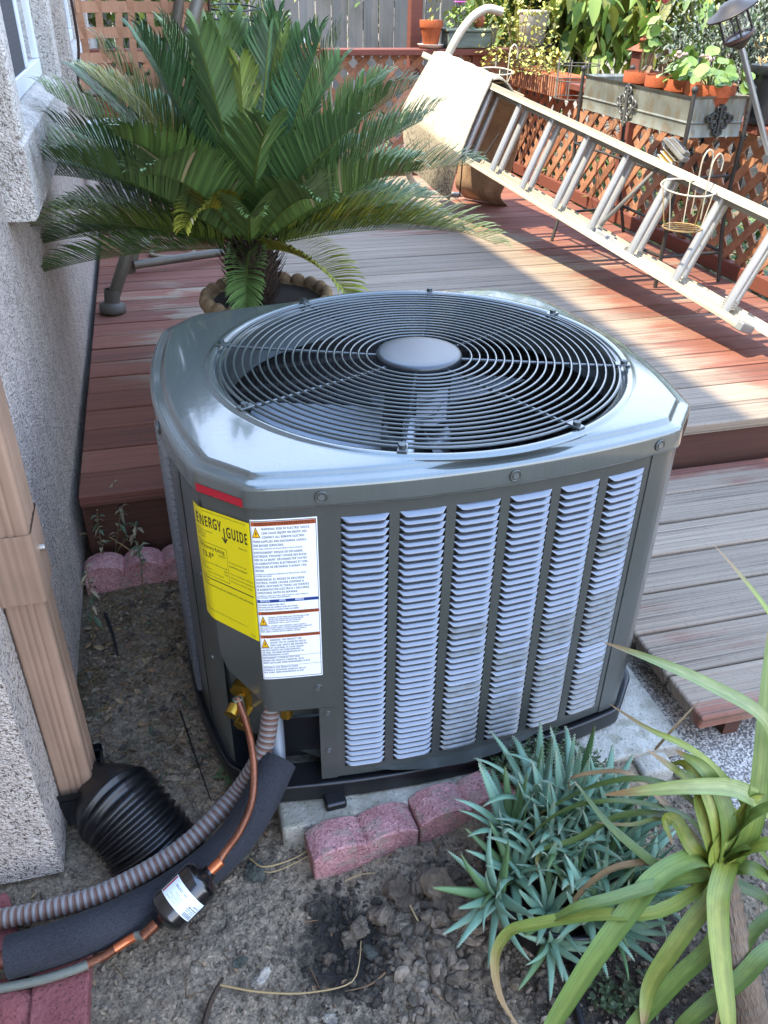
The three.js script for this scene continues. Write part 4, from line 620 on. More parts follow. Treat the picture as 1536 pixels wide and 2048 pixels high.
// ---------------------------------------------------------------- sago palm in its pot
const leafMat = (o = {}) => phy({ vertexColors: true, roughness: .5, side: THREE.DoubleSide, ...o });
{
  const C = V(.27, .705, -2.6);
  const pot = thing('scalloped_pot', 'buff concrete pot with a scalloped rope rim holding the sago palm', 'pot', [C.x + .04, DECKY, C.z]);
  const potM = withMottle(0xb9a07c, .92, { bumpMap: fineBump, bumpScale: .003 });
  mesh('bowl', lathe([[0, 0], [.12, 0], [.128, .02], [.15, .14], [.185, .30], [.192, .345], [.18, .35], [.165, .335], [0, .33]], 56), potM, pot);
  for (let k = 0; k < 22; k++) { const a = k / 22 * Math.PI * 2, g = new THREE.IcosahedronGeometry(.03, 3); g.scale(1, .95, .7); g.rotateZ(.5); g.rotateY(-a + Math.PI / 2); const m = mesh('rim_scallop', g, potM, pot); m.position.set(Math.cos(a) * .193, .35, Math.sin(a) * .193); }
  const soil = new THREE.CircleGeometry(.17, 30); soil.rotateX(-Math.PI / 2); soil.translate(0, .345, 0); mesh('soil', soil, withMottle(0x2c241d, 1), pot);
  const palm = thing('sago_palm', 'sago palm with stiff dark green feather fronds in a pot on the deck', 'palm', [C.x, C.y, C.z]);
  // shaggy trunk
  const tg = new GB(); for (let k = 0; k < 260; k++) { const a = k * 2.399, y = -.16 + (k / 260) * .2, r = .075 - Math.abs(y + .04) * .12; const p = V(Math.cos(a) * r, y, Math.sin(a) * r), d = V(Math.cos(a) * .8, .7, Math.sin(a) * .8).normalize(); const L = rr(.03, .06); ribbon(tg, [p, p.clone().addScaledVector(d, L * .5), p.clone().addScaledVector(d, L).add(V(0, .01, 0))], t => .014 * (1 - t * .8), { col: () => { const k2 = rr(.5, 1.2); return [.10 * k2, .065 * k2, .04 * k2]; } }); }
  const core = lathe([[0, .05], [.05, .04], [.075, -.03], [.08, -.1], [.06, -.18], [0, -.2]], 20); mesh('trunk', core, withMottle(0x3a2b1f, 1), palm); mesh('trunk_scales', tg.geo(), leafMat({ roughness: .9 }), palm);
  const fm = leafMat();
  const frond = (az, el0, L, droop, tone, twist = 0) => {
    const gb = new GB(), n = 26, pts = []; let p = V(Math.cos(az) * .03, .01, Math.sin(az) * .03), el = el0;
    for (let i = 0; i <= n; i++) { pts.push(p.clone()); const s = L / n; p.add(V(Math.cos(el) * Math.cos(az) * s, Math.sin(el) * s, Math.cos(el) * Math.sin(az) * s)); el -= droop / n * (.35 + 1.5 * i / n); az += twist / n; }
    const stem = tone > 1 ? [.30, .25, .05] : [.13, .17, .03];
    ribbon(gb, pts, t => .010 * (1 - .75 * t), { fold: -.5, col: () => stem });
    const cv = new THREE.CatmullRomCurve3(pts), nl = 64, up = V(), tan = V(), side = V();
    for (let i = 0; i < nl; i++) { const t = .10 + .895 * i / nl, c = cv.getPoint(t); tan.copy(cv.getTangent(t)); side.crossVectors(tan, V(0, 1, 0)).normalize(); if (Math.abs(tan.y) > .97) side.set(-Math.sin(az), 0, Math.cos(az)); up.crossVectors(side, tan).normalize();
      const prof = Math.pow(Math.sin(Math.PI * clamp(.10 + t * .86)), .55), len = (.168 * prof + .012) * Math.min(1, L / .72);
      for (const sg of [-1, 1]) { const ang = mix(1.05, .42, t) + rr(-.05, .05), lift = mix(.8, .5, t) + rr(-.07, .07); const d = side.clone().multiplyScalar(sg * Math.sin(ang)).addScaledVector(tan, Math.cos(ang)).addScaledVector(up, lift).normalize();
        const q = c.clone(), l2 = len * rr(.9, 1.06), m1 = q.clone().addScaledVector(d, l2 * .5).addScaledVector(up, -.002), m2 = q.clone().addScaledVector(d, l2 * .8).addScaledVector(up, -.009), e = q.clone().addScaledVector(d, l2).addScaledVector(up, -.02);
        const yel = tone > .9 ? sstep(.2, .5, nA.at(t * .9 + tone, tone * 3.1)) * clamp((tone - .9) * 3) * (1 - .5 * t) : 0, v = rr(.6, 1.4); let base = lerp3([.048, .115, .045], [.14, .205, .04], clamp(tone)); base = lerp3(base, [.40, .30, .012], yel * .9); if (rnd() < .012) base = [.45, .36, .2];
        ribbon(gb, [q, m1, m2, e], k => .0086 * (k < .1 ? .7 : 1) * (1 - Math.pow(k, 3) * .85), { ref: up, col: k => [base[0] * v, base[1] * v, base[2] * v] }); } }
    mesh('frond', gb.geo(), fm, palm);
  };
  let k = 0; const room = (az, reach) => { const cx = Math.cos(az), cz = Math.sin(az); let r = reach; if (cx < 0) r = Math.min(r, (C.x + .27) / -cx * 1.05); if (cz > 0) r = Math.min(r, .52 / cz); if (cx > 0) r = Math.min(r, .56 / Math.max(.5, cx)); return Math.max(r, .32); };
  const ring = (n, el, L, droop, ph, tone) => { for (let i = 0; i < n; i++) { const az = (i + ph + rr(-.18, .18)) / n * Math.PI * 2, e = rad(el + rr(-7, 7)); if (el < 30 && Math.sin(az) > .42) continue; const reach = room(az, L * Math.cos(e * .8)), LL = Math.min(L * rr(.92, 1.06), reach / Math.max(.25, Math.cos(e * .75))); frond(az, e, LL, droop + rr(-.2, .2), tone + rr(-.3, .45), rr(-.2, .2)); } };
  ring(7, 84, .64, .12, .3, .2); ring(10, 68, .68, .22, .1, .25); ring(13, 51, .68, .4, .45, .4); ring(16, 36, .72, .45, .15, .45); ring(18, 21, .72, .45, .4, .5); ring(15, 8, .68, .35, .0, .55);
  frond(rad(100), rad(10), .42, 1.5, .55); frond(rad(62), rad(12), .5, 1.0, 1.1); frond(rad(20), rad(18), .74, .7, 1.15); frond(rad(118), rad(50), .46, 1.3, 1.35); frond(rad(200), rad(60), .62, .5, 1.25); frond(rad(95), rad(72), .56, .2, .95); frond(rad(60), rad(76), .6, .15, .9);
}

// ---------------------------------------------------------------- aloe clump in a black pot
{
  const px0 = V(.565, -.065, -.805);
  const pot = thing('black_nursery_pot', 'black plastic nursery pot full of aloe', 'pot', [px0.x, px0.y, px0.z]);
  const blackP = phy({ color: 0x121316, roughness: .45, clearcoat: .15, map: mottle });
  mesh('pot_wall', lathe([[0, 0], [.115, 0], [.118, .01], [.134, .105], [.143, .106], [.146, .112], [.146, .128], [.141, .131], [.134, .126], [.13, .10], [0, .10]], 48), blackP, pot);
  const soil = new THREE.CircleGeometry(.132, 30); soil.rotateX(-Math.PI / 2); soil.translate(0, .104, 0); mesh('soil', soil, withMottle(0x2a241d, 1), pot);
  const aloe = thing('aloe_plant', 'clump of blue-green aloe rosettes with pale toothed leaves', 'aloe', [px0.x, px0.y + .1, px0.z]);
  // leaf variants: thick channelled blades with pale teeth; local: grows along +y, face towards +z
  const variants = []; for (let v = 0; v < 7; v++) {
    const gb = new GB(), n = 14, ns = 8, bend = [.15, .4, .7, 1.05, -.2, .55, 1.4][v], pts = []; let p = V(0, 0, 0), a = 0; for (let i = 0; i <= n; i++) { pts.push([p.clone(), a]); p.add(V(0, Math.cos(a) / n, Math.sin(a) / n)); a += bend / n * (.4 + 1.4 * i / n); }
    grid(gb, n + 1, ns, (i, j) => { const t = i / n, [c, an] = pts[i], w = .092 * Math.pow(1 - t, .7) * (t < .12 ? .8 + t * 1.6 : 1) + .0015, th = .032 * Math.pow(1 - t, .7) + .001; const k = j / ns * Math.PI * 2, cx = Math.cos(k) * w, f = Math.sin(k) > 0 ? Math.sin(k) * th * .15 - (1 - Math.abs(Math.cos(k))) * th * .25 : Math.sin(k) * th; const jit = 1; return [cx, c.y - Math.sin(an) * f, c.z + Math.cos(an) * f, cx, t]; }, true);
    const col = []; for (let i = 0; i < gb.n; i++) { const t = Math.floor(i / ns) / n, s = nF.at(i * .013 + v * .3, t * .7), q = lerp3([.21, .335, .225], [.155, .28, .18], t); const tip = sstep(.86, 1, t), pale = sstep(.62, .72, s) * .25; const r = lerp3(lerp3(q, [.30, .22, .13], tip * .6), [.30, .38, .29], pale); col.push(...r); } gb.c = col;
    for (let i = 1; i < n; i++) for (const sg of [-1, 1]) for (const h of [0, .5]) { const t = (i + h) / n, [c, an] = pts[i], w = .092 * Math.pow(1 - t, .7) + .0015, y = mix(pts[i][0].y, pts[Math.min(n, i + 1)][0].y, h), z = mix(pts[i][0].z, pts[Math.min(n, i + 1)][0].z, h); const b = gb.n, cc = [.42, .46, .33]; gb.v(sg * w, y - .008, z, 0, 0, cc); gb.v(sg * w, y + .008, z, 0, 0, cc); gb.v(sg * (w + .012), y + .006, z, 0, 0, cc); gb.v(sg * w * .98, y, z + .005, 0, 0, cc); gb.t(b, b + 1, b + 2); gb.t(b, b + 2, b + 3); gb.t(b + 1, b + 3, b + 2); }
    variants.push(gb.geo()); }
  const am = leafMat({ roughness: .5, clearcoat: .15, clearcoatRoughness: .5 }), am2 = leafMat({ roughness: .5, color: 0xc9d0a0 }), am3 = leafMat({ roughness: .5, color: 0xeef3ee });
  const rosette = (x, y, z, n, len, spread, tiltX = 0, tiltZ = 0) => { for (let i = 0; i < n; i++) { const a = i * 2.399 + rr(-.2, .2), f = i / n, el = mix(.12, spread, f) + rr(-.08, .08); const m = mesh('leaf', variants[(i + (rnd() * 7 | 0)) % 7], rnd() < .12 ? am2 : rnd() < .3 ? am3 : am, aloe); const L = .92 * len * mix(.85, 1, rnd()) * (f < .15 ? .8 : 1); m.scale.set(L * rr(.8, 1.1), L, L); m.position.set(x, y, z); m.rotation.order = 'YXZ'; m.rotation.set(el, a, 0); if (tiltX || tiltZ) { const q = new THREE.Quaternion().setFromEuler(new THREE.Euler(tiltX, 0, tiltZ)); m.quaternion.premultiply(q); } m.translateY(.004); } };
  rosette(-.04, .01, .0, 19, .18, .55); rosette(.05, .01, .04, 19, .17, .6); rosette(.02, .01, -.06, 20, .21, .45); rosette(-.07, .01, -.06, 18, .20, .45, -.1, .15); rosette(.09, .01, -.05, 18, .20, .5, 0, -.1); rosette(-.01, .01, .045, 16, .16, .6); rosette(.0, .01, -.02, 16, .2, .4); rosette(.10, .01, .0, 15, .19, .5, 0, -.15); rosette(-.06, .0, .07, 14, .14, .95, .3, .15); rosette(.10, .0, .05, 15, .18, .85, .15, -.25); rosette(.0, .01, .09, 14, .15, .9, .4, 0); rosette(-.005, .01, -.10, 14, .22, .5, -.2, 0); rosette(.06, .01, -.10, 14, .22, .5, -.2, -.1);
  rosette(-.135, .02, .03, 15, .15, 1.15, .45, .7); rosette(-.075, .0, .115, 13, .11, 1.1, .8, .2); rosette(.04, -.0, .12, 12, .12, 1.0, .7, -.1); rosette(-.09, .01, .0, 15, .15, .7, .1, .3); rosette(.03, .01, .08, 14, .14, .7, .3, 0); rosette(.11, .01, .08, 13, .14, .8, .3, -.3); rosette(-.02, .01, -.05, 14, .2, .35);
}

// ---------------------------------------------------------------- strap-leaved plant at the right
{
  const plant = thing('strap_leaf_plant', 'yellow-green strap-leaved plant arching over the aloe pot', 'plant', [0, 0, 0]);
  const crown = onY(1442, 1748, .16), tb = onY(1500, 2075, -.03);
  const trunkG = tube([crown.clone().add(V(0, .0, 0)), crown.clone().lerp(tb, .45).add(V(.0, .0, .0)), tb.clone().add(V(.02, -.05, 0))], t => .024 + .014 * t + .0016 * Math.sin(t * 90) , 90, 18);
  mesh('trunk', trunkG, withMottle(0x8a7763, .95, { bumpMap: fineBump, bumpScale: .004 }), plant);
  const m = leafMat({ roughness: .45, clearcoat: .1, clearcoatRoughness: .4, map: dataTex(128, 512, (u, v) => { const l = nG.at(v * .35, u * 1.1), b = nB.at(u * .5, v * 2), k = .86 + (l - .5) * .45 + (b - .5) * .2; return nS.at(u, v * 2) > .8 && b > .55 ? [k * .8, k * .62, k * .45] : [k, k, k]; }) });
  const G = { y: [[.40, .42, .07], [.22, .29, .04]], g: [[.25, .32, .06], [.14, .22, .035]], d: [[.14, .19, .035], [.09, .14, .028]], p: [[.42, .46, .17], [.26, .34, .09]], b: [[.42, .27, .12], [.30, .17, .07]] };
  const leaf = (ctrl, w, kind, o = {}) => { const pts = curvePts(ctrl.map(c => c.isVector3 ? c : onY(c[0], c[1], c[2])), 28); const [mid, edge] = G[kind], tipK = o.tip ?? .12, gb = new GB(); const k0 = rr(.85, 1.15);
    const colf = base => t => { const s = .9 + .25 * nF.at(t * .6 + w * 9, w * 31); let c = [base[0] * k0 * s, base[1] * k0 * s, base[2] * k0 * s]; const d = sstep(1 - tipK, 1 - tipK * .3, t); return lerp3(c, [.36, .22, .09], d * (o.dry ?? 1)); };
    ribbon(gb, pts, t => w * (t < .08 ? .75 + t * 3 : 1) * Math.pow(Math.max(0, 1 - Math.pow(t, o.pow || 3)), .8) + .0008, { fold: o.fold ?? .32, ref: o.ref || V(0, 1, 0), col: colf(mid), edge: colf(edge), twist: o.twist || 0 });
    const lf = mesh('leaf', gb.geo(), m, plant); };
  const c = crown, from = (dx, dy, dz) => c.clone().add(V(dx, dy, dz));
  leaf([c, [1393, 1719, .215], [1314, 1756, .205], [1260, 1822, .175], [1190, 1917, .13], [1107, 2048, .06], [1060, 2130, .02]], .034, 'g', { pow: 6, tip: .02 });
  leaf([c, [1455, 1721, .2], [1436, 1790, .19], [1434, 1847, .16], [1442, 1938, .11], [1455, 2048, .05], [1460, 2110, 0]], .034, 'y', { pow: 6, tip: .02 });
  leaf([c, [1428, 1789, .165], [1389, 1839, .14], [1339, 1909, .10], [1297, 1980, .05], [1285, 2060, .0]], .029, 'y', { pow: 6 });
  leaf([c, [1314, 1826, .165], [1190, 1831, .165], [1066, 1851, .13], [1020, 1864, .11], [991, 1909, .08], [999, 1992, .02], [1040, 2060, -.03]], .022, 'y', { tip: .45, pow: 3 });
  leaf([c, [1355, 1760, .20], [1231, 1797, .19], [1148, 1818, .17], [1090, 1850, .13]], .024, 'g', { tip: .1 });
  leaf([c, [1500, 1660, .28], [1518, 1560, .36], [1527, 1450, .44], [1536, 1330, .52], [1540, 1240, .58]], .032, 'g', { ref: V(-.3, .2, 1) });
  leaf([c, [1480, 1650, .26], [1438, 1607, .30], [1355, 1545, .34], [1293, 1499, .36]], .026, 'y', { tip: .3 });
  leaf([[1560, 1640, .25], [1500, 1590, .34], [1459, 1574, .35], [1376, 1572, .35], [1289, 1580, .33], [1206, 1590, .30]], .028, 'p', { tip: .25, ref: V(0, .6, .8) });
  leaf([c, [1490, 1620, .3], [1440, 1548, .35], [1376, 1495, .38], [1297, 1458, .38], [1219, 1408, .37]], .013, 'y', { tip: .3, ref: V(0, .7, .6) });
  leaf([[1560, 1520, .42], [1524, 1433, .5], [1430, 1375, .53], [1324, 1327, .55], [1204, 1283, .54]], .020, 'p', { tip: .18, ref: V(0, .7, .7) });
  leaf([[1570, 1300, .5], [1536, 1225, .55], [1480, 1150, .58], [1428, 1090, .6]], .010, 'y', { tip: .6 });
  leaf([c, [1415, 1670, .27], [1397, 1607, .31], [1389, 1575, .32], [1370, 1560, .31]], .022, 'y', { tip: .05, ref: V(0, .3, 1) });
  leaf([c, [1435, 1660, .28], [1422, 1607, .32], [1395, 1550, .35], [1365, 1525, .35], [1330, 1530, .33]], .026, 'y', { tip: .05, ref: V(0, .3, 1) });
  leaf([c, [1455, 1660, .28], [1440, 1590, .33], [1400, 1530, .37], [1350, 1500, .38]], .028, 'g', { ref: V(0, .3, 1) });
  leaf([c, [1380, 1690, .23], [1350, 1640, .25], [1330, 1635, .25], [1345, 1690, .22]], .024, 'y', { ref: V(0, .5, 1) });
  leaf([c, [1430, 1880, .11], [1355, 1959, .06], [1273, 2048, .0], [1230, 2100, -.03]], .028, 'g', { pow: 6 });
  leaf([[1400, 1770, .15], [1331, 1744, .19], [1260, 1690, .22], [1215, 1648, .235], [1148, 1561, .25]], .020, 'd', { tip: .05 });
  leaf([c, [1380, 1640, .24], [1270, 1605, .25], [1190, 1605, .24], [1120, 1625, .2], [1040, 1690, .12]], .011, 'd', { tip: .1 });
  leaf([c, [1350, 1640, .23], [1250, 1630, .23], [1150, 1680, .18], [1080, 1705, .15], [1075, 1760, .1]], .013, 'd', { tip: .2 });
  leaf([c, [1380, 1600, .3], [1290, 1560, .31], [1200, 1570, .27], [1130, 1600, .2], [1060, 1640, .14]], .014, 'd', { tip: .1 });
  leaf([[1400, 1700, .2], [1330, 1640, .23], [1260, 1650, .22], [1190, 1645, .22]], .009, 'p', { tip: .5 });
  leaf([[1400, 1690, .2], [1330, 1610, .25], [1260, 1550, .27], [1200, 1545, .25], [1140, 1560, .22], [1145, 1600, .16]], .012, 'b', { tip: .2 });
  leaf([c, [1310, 1725, .2], [1220, 1740, .18], [1150, 1800, .12], [1130, 1840, .08]], .012, 'b', { tip: .3 });
  leaf([c, [1500, 1740, .2], [1540, 1760, .19], [1600, 1830, .12]], .03, 'g'); leaf([c, [1500, 1700, .25], [1560, 1690, .28], [1640, 1720, .25]], .03, 'y'); leaf([c, [1480, 1660, .28], [1530, 1620, .34], [1600, 1600, .38]], .03, 'g');
  leaf([[1620, 1880, .1], [1536, 1905, .1], [1480, 1960, .07], [1380, 2040, .02], [1330, 2090, -.03]], .028, 'g', { pow: 6 }); leaf([[1600, 1800, .15], [1520, 1850, .12], [1470, 1930, .07], [1430, 2060, -.03]], .02, 'd', { pow: 5 });
  leaf([c, [1470, 1770, .15], [1530, 1800, .14], [1570, 1900, .05]], .026, 'd'); leaf([c, [1440, 1830, .12], [1450, 1900, .05], [1445, 2000, -.03]], .02, 'b', { tip: .3 }); leaf([c, [1400, 1810, .12], [1330, 1905, .05], [1320, 2010, -.04]], .014, 'd');
  leaf([c, [1430, 1700, .24], [1470, 1640, .29], [1500, 1600, .33], [1536, 1590, .34]], .028, 'y', { ref: V(0, .3, 1) }); leaf([c, [1460, 1700, .23], [1500, 1690, .25], [1530, 1720, .22], [1545, 1790, .15]], .026, 'g');
  leaf([[1310, 1500, .0], [1345, 1460, .05], [1400, 1400, .1]], .006, 'b', { tip: .3 });
  // black irrigation tube over the soil
  const hose = mesh('irrigation_tube', tube([[1165, 1895], [1150, 1930], [1148, 1985], [1165, 2050], [1190, 2110]].map(([x, y]) => { const p = onY(x, y, -.05); return V(p.x, groundY(p.x, p.z) + .012, p.z); }), .007, 30, 8), std({ color: 0x16181c, roughness: .5 })); tag(hose, 'black irrigation tube on the soil beneath the strap leaves', 'tube');
}

// ---------------------------------------------------------------- weeds
{
  const m = leafMat({ roughness: .6 });
  const weed = (name, label, pts, h, nl, ls, col, lean) => { const gb = new GB(); for (const [px, py] of pts) { let p = onY(px, py, -.05); p.y = groundY(p.x, p.z); if (p.z < -1.0 && p.x > .3) { p = onY(px, py, .004); } for (let s = 0; s < lean; s++) { const a = rnd() * 6.3, H = h * rr(.6, 1.1), tip = p.clone().add(V(Math.cos(a) * H * .45, H * rr(.5, 1), Math.sin(a) * H * .45)); const st = curvePts([p, p.clone().lerp(tip, .5).add(V(0, H * .12, 0)), tip], 8); ribbon(gb, st, () => .0016, { col: () => [.10, .09, .05] }); for (let i = 0; i < nl; i++) { const t = rr(.2, 1), c = st[Math.round(t * 8)], d = V(rr(-1, 1), rr(-.1, .8), rr(-1, 1)).normalize(), L = ls * rr(.6, 1.2), v = rr(.6, 1.3); ribbon(gb, [c, c.clone().addScaledVector(d, L * .5), c.clone().addScaledVector(d, L).add(V(0, -L * .15, 0))], k => L * .5 * Math.sin(Math.PI * clamp(k * .9 + .08)), { fold: .2, col: () => [col[0] * v, col[1] * v, col[2] * v] }); } } } const o = mesh(name, gb.geo(), m); tag(o, label, 'weed', null, 'stuff'); };
  const scatter = (x0, x1, y0, y1, n) => Array.from({ length: n }, () => [rr(x0, x1), rr(y0, y1)]);
  weed('weed_patch', 'low patch of small-leaved green weeds in front of the base pan', [...scatter(970, 1190, 1525, 1575, 60), ...scatter(1010, 1150, 1510, 1530, 20)], .06, 12, .010, [.07, .115, .045], 3);
  weed('weed_patch', 'feathery weed sprigs standing against the lower louvres', [[1055, 1520], [1090, 1510], [1040, 1545], [985, 1570]], .11, 16, .011, [.06, .105, .04], 2);
  weed('weed_patch', 'small green weeds under the strap-leaved plant', scatter(1170, 1320, 1960, 2048, 16), .04, 8, .014, [.06, .09, .035], 2);
  weed('weed_patch', 'tiny seedlings beside the foam pipe end', [[455, 1555], [470, 1560]], .05, 3, .03, [.10, .16, .07], 2);
  // dry weed stalks beside the wall
  const dry = (pts, hs, label) => { const w = pts.map(([x, y], i) => { const b = onY(pts[0][0], pts[0][1], -.05); return i ? onZ(x, y, b.z + (hs || 0) * i) : V(b.x, groundY(b.x, b.z), b.z); }); const t = thing('dry_weed', label, 'weed', [0, 0, 0]); const st = curvePts(w, 24); mesh('stem', tube(w, k => .0026 * (1 - .6 * k), 26, 6), withMottle(0x8b7a55, .9), t); const gb = new GB(); for (let i = 0; i < 26; i++) { const q = st[Math.round(rr(8, 24))], d = V(rr(-1, 1), rr(-.6, .7), rr(-1, 1)).normalize(), L = rr(.012, .035), v = rr(.6, 1.2), gr = rnd() < .35; ribbon(gb, [q, q.clone().addScaledVector(d, L * .5), q.clone().addScaledVector(d, L).add(V(0, -L * .3, 0))], k => L * .38 * Math.sin(Math.PI * clamp(k * .9 + .08)), { fold: .4, col: () => gr ? [.07 * v, .11 * v, .06 * v] : [.26 * v, .21 * v, .13 * v] }); } mesh('dry_leaves', gb.geo(), m, t); };
  dry([[228, 1118], [232, 1060], [228, 1000], [226, 955]], 0, 'tall dry weed stalk with a seed head before the deck fascia'); dry([[212, 1150], [205, 1100], [198, 1060], [194, 1020]], 0, 'dry weed with small pods growing by the wall'); dry([[285, 1200], [284, 1150], [280, 1110], [276, 1085]], 0, 'leafy half-dry weed beside the air conditioner'); dry([[225, 1135], [233, 1080], [240, 1030], [241, 1012]], 0, 'reddish bare weed stem leaning over the scalloped block'); dry([[183, 1290], [186, 1240], [180, 1180], [172, 1130]], 0, 'pale dead weed close to the stucco wall'); dry([[215, 1140], [250, 1080], [275, 1065], [265, 1045]], 0, 'thin branching dead weed over the scalloped block');
}

// ---------------------------------------------------------------- extension ladder lying along the deck
const ladA = V(2.068, .33, -2.748), ladB = V(1.635, .616, -4.983), ladD = ladB.clone().sub(ladA).normalize();
const ladV = (() => { const u0 = V().crossVectors(ladD, V(1, 0, 0)).normalize(); if (u0.y < 0) u0.negate(); const u1 = V().crossVectors(ladD, u0).normalize(); if (u1.x < 0) u1.negate(); return u0.multiplyScalar(Math.cos(rad(22))).addScaledVector(u1, Math.sin(rad(22))); })();
const ladN = (() => { const n = V().crossVectors(ladD, ladV).normalize(); if (n.x < 0) n.negate(); return n; })();
const ladAt = (t, w = 0, n = 0) => ladA.clone().addScaledVector(ladD, t).addScaledVector(ladV, w).addScaledVector(ladN, n);
{
  const lad = thing('extension_ladder', 'cream and silver aluminium extension ladder propped on its edge along the deck', 'ladder');
  const alu = std({ color: 0xd2d4d4, roughness: .42, metalness: .55, map: dataTex(256, 256, (u, v) => { const k = .86 + (nG.at(u, v) - .5) * .3 + (nA.at(u, v) - .5) * .2; return [k, k, k]; }) });
  const cream = std({ color: 0xc9c4b2, roughness: .5, map: mottle });
  const rail = (name, t0, t1, w, n, par) => { // C-channel: web faces along the rungs, two flanges
    const a = ladAt(t0, w, n), b = ladAt(t1, w, n); const parts = [barGeo(a, b, .082, .006, ladV, .0015)];
    for (const s of [-1, 1]) parts.push(barGeo(a.clone().addScaledVector(ladN, s * .039).addScaledVector(ladV, (w > .2 ? -1 : 1) * .014), b.clone().addScaledVector(ladN, s * .039).addScaledVector(ladV, (w > .2 ? -1 : 1) * .014), .004, .03, ladV, .001));
    return mesh(name, merge(parts), cream, lad); };
  const W = .405, N2 = .088;
  rail('rail', -.17, 2.72, .004, 0, lad); rail('rail', -.45, 2.74, W, 0, lad); rail('rail', -1.0, 2.45, .022, N2, lad); rail('rail', -1.0, 2.45, W - .018, N2, lad);
  for (let k = 0; k < 10; k++) { const t = -.06 + k * .292; if (t > 2.66) break; const sh = .0175;
    mesh('rung', rod(ladAt(t, .006, 0), ladAt(t, W - .003, 0), sh, 14), alu, lad);
    if (t < 2.4) mesh('rung', rod(ladAt(t + .045, .024, N2), ladAt(t + .045, W - .02, N2), sh, 14), alu, lad); }
  mesh('end_cap', barGeo(ladAt(-.195, .012, 0), ladAt(-.15, .012, 0), .08, .034, ladV, .005), std({ color: 0x8c8e8c, roughness: .5, metalness: .5 }), lad);
  mesh('rung_lock', barGeo(ladAt(.58, .03, .03), ladAt(.82, .03, .03), .03, .03, ladV, .003), alu, lad); mesh('rung_lock', barGeo(ladAt(.26, W - .035, .03), ladAt(.40, W - .035, .03), .03, .03, ladV, .003), alu, lad);
  const rp = mesh('rope', (() => { const L = []; for (let k = 0; k < 4; k++) { const g = new THREE.TorusGeometry(.026, .004, 6, 20); g.applyQuaternion(new THREE.Quaternion().setFromUnitVectors(V(0, 0, 1), ladV)); const p = ladAt(-.05, .045 + k * .009, .02); g.translate(p.x, p.y, p.z); L.push(g); } return merge(L); })(), withMottle(0xb9b6ac, .95), lad);
}

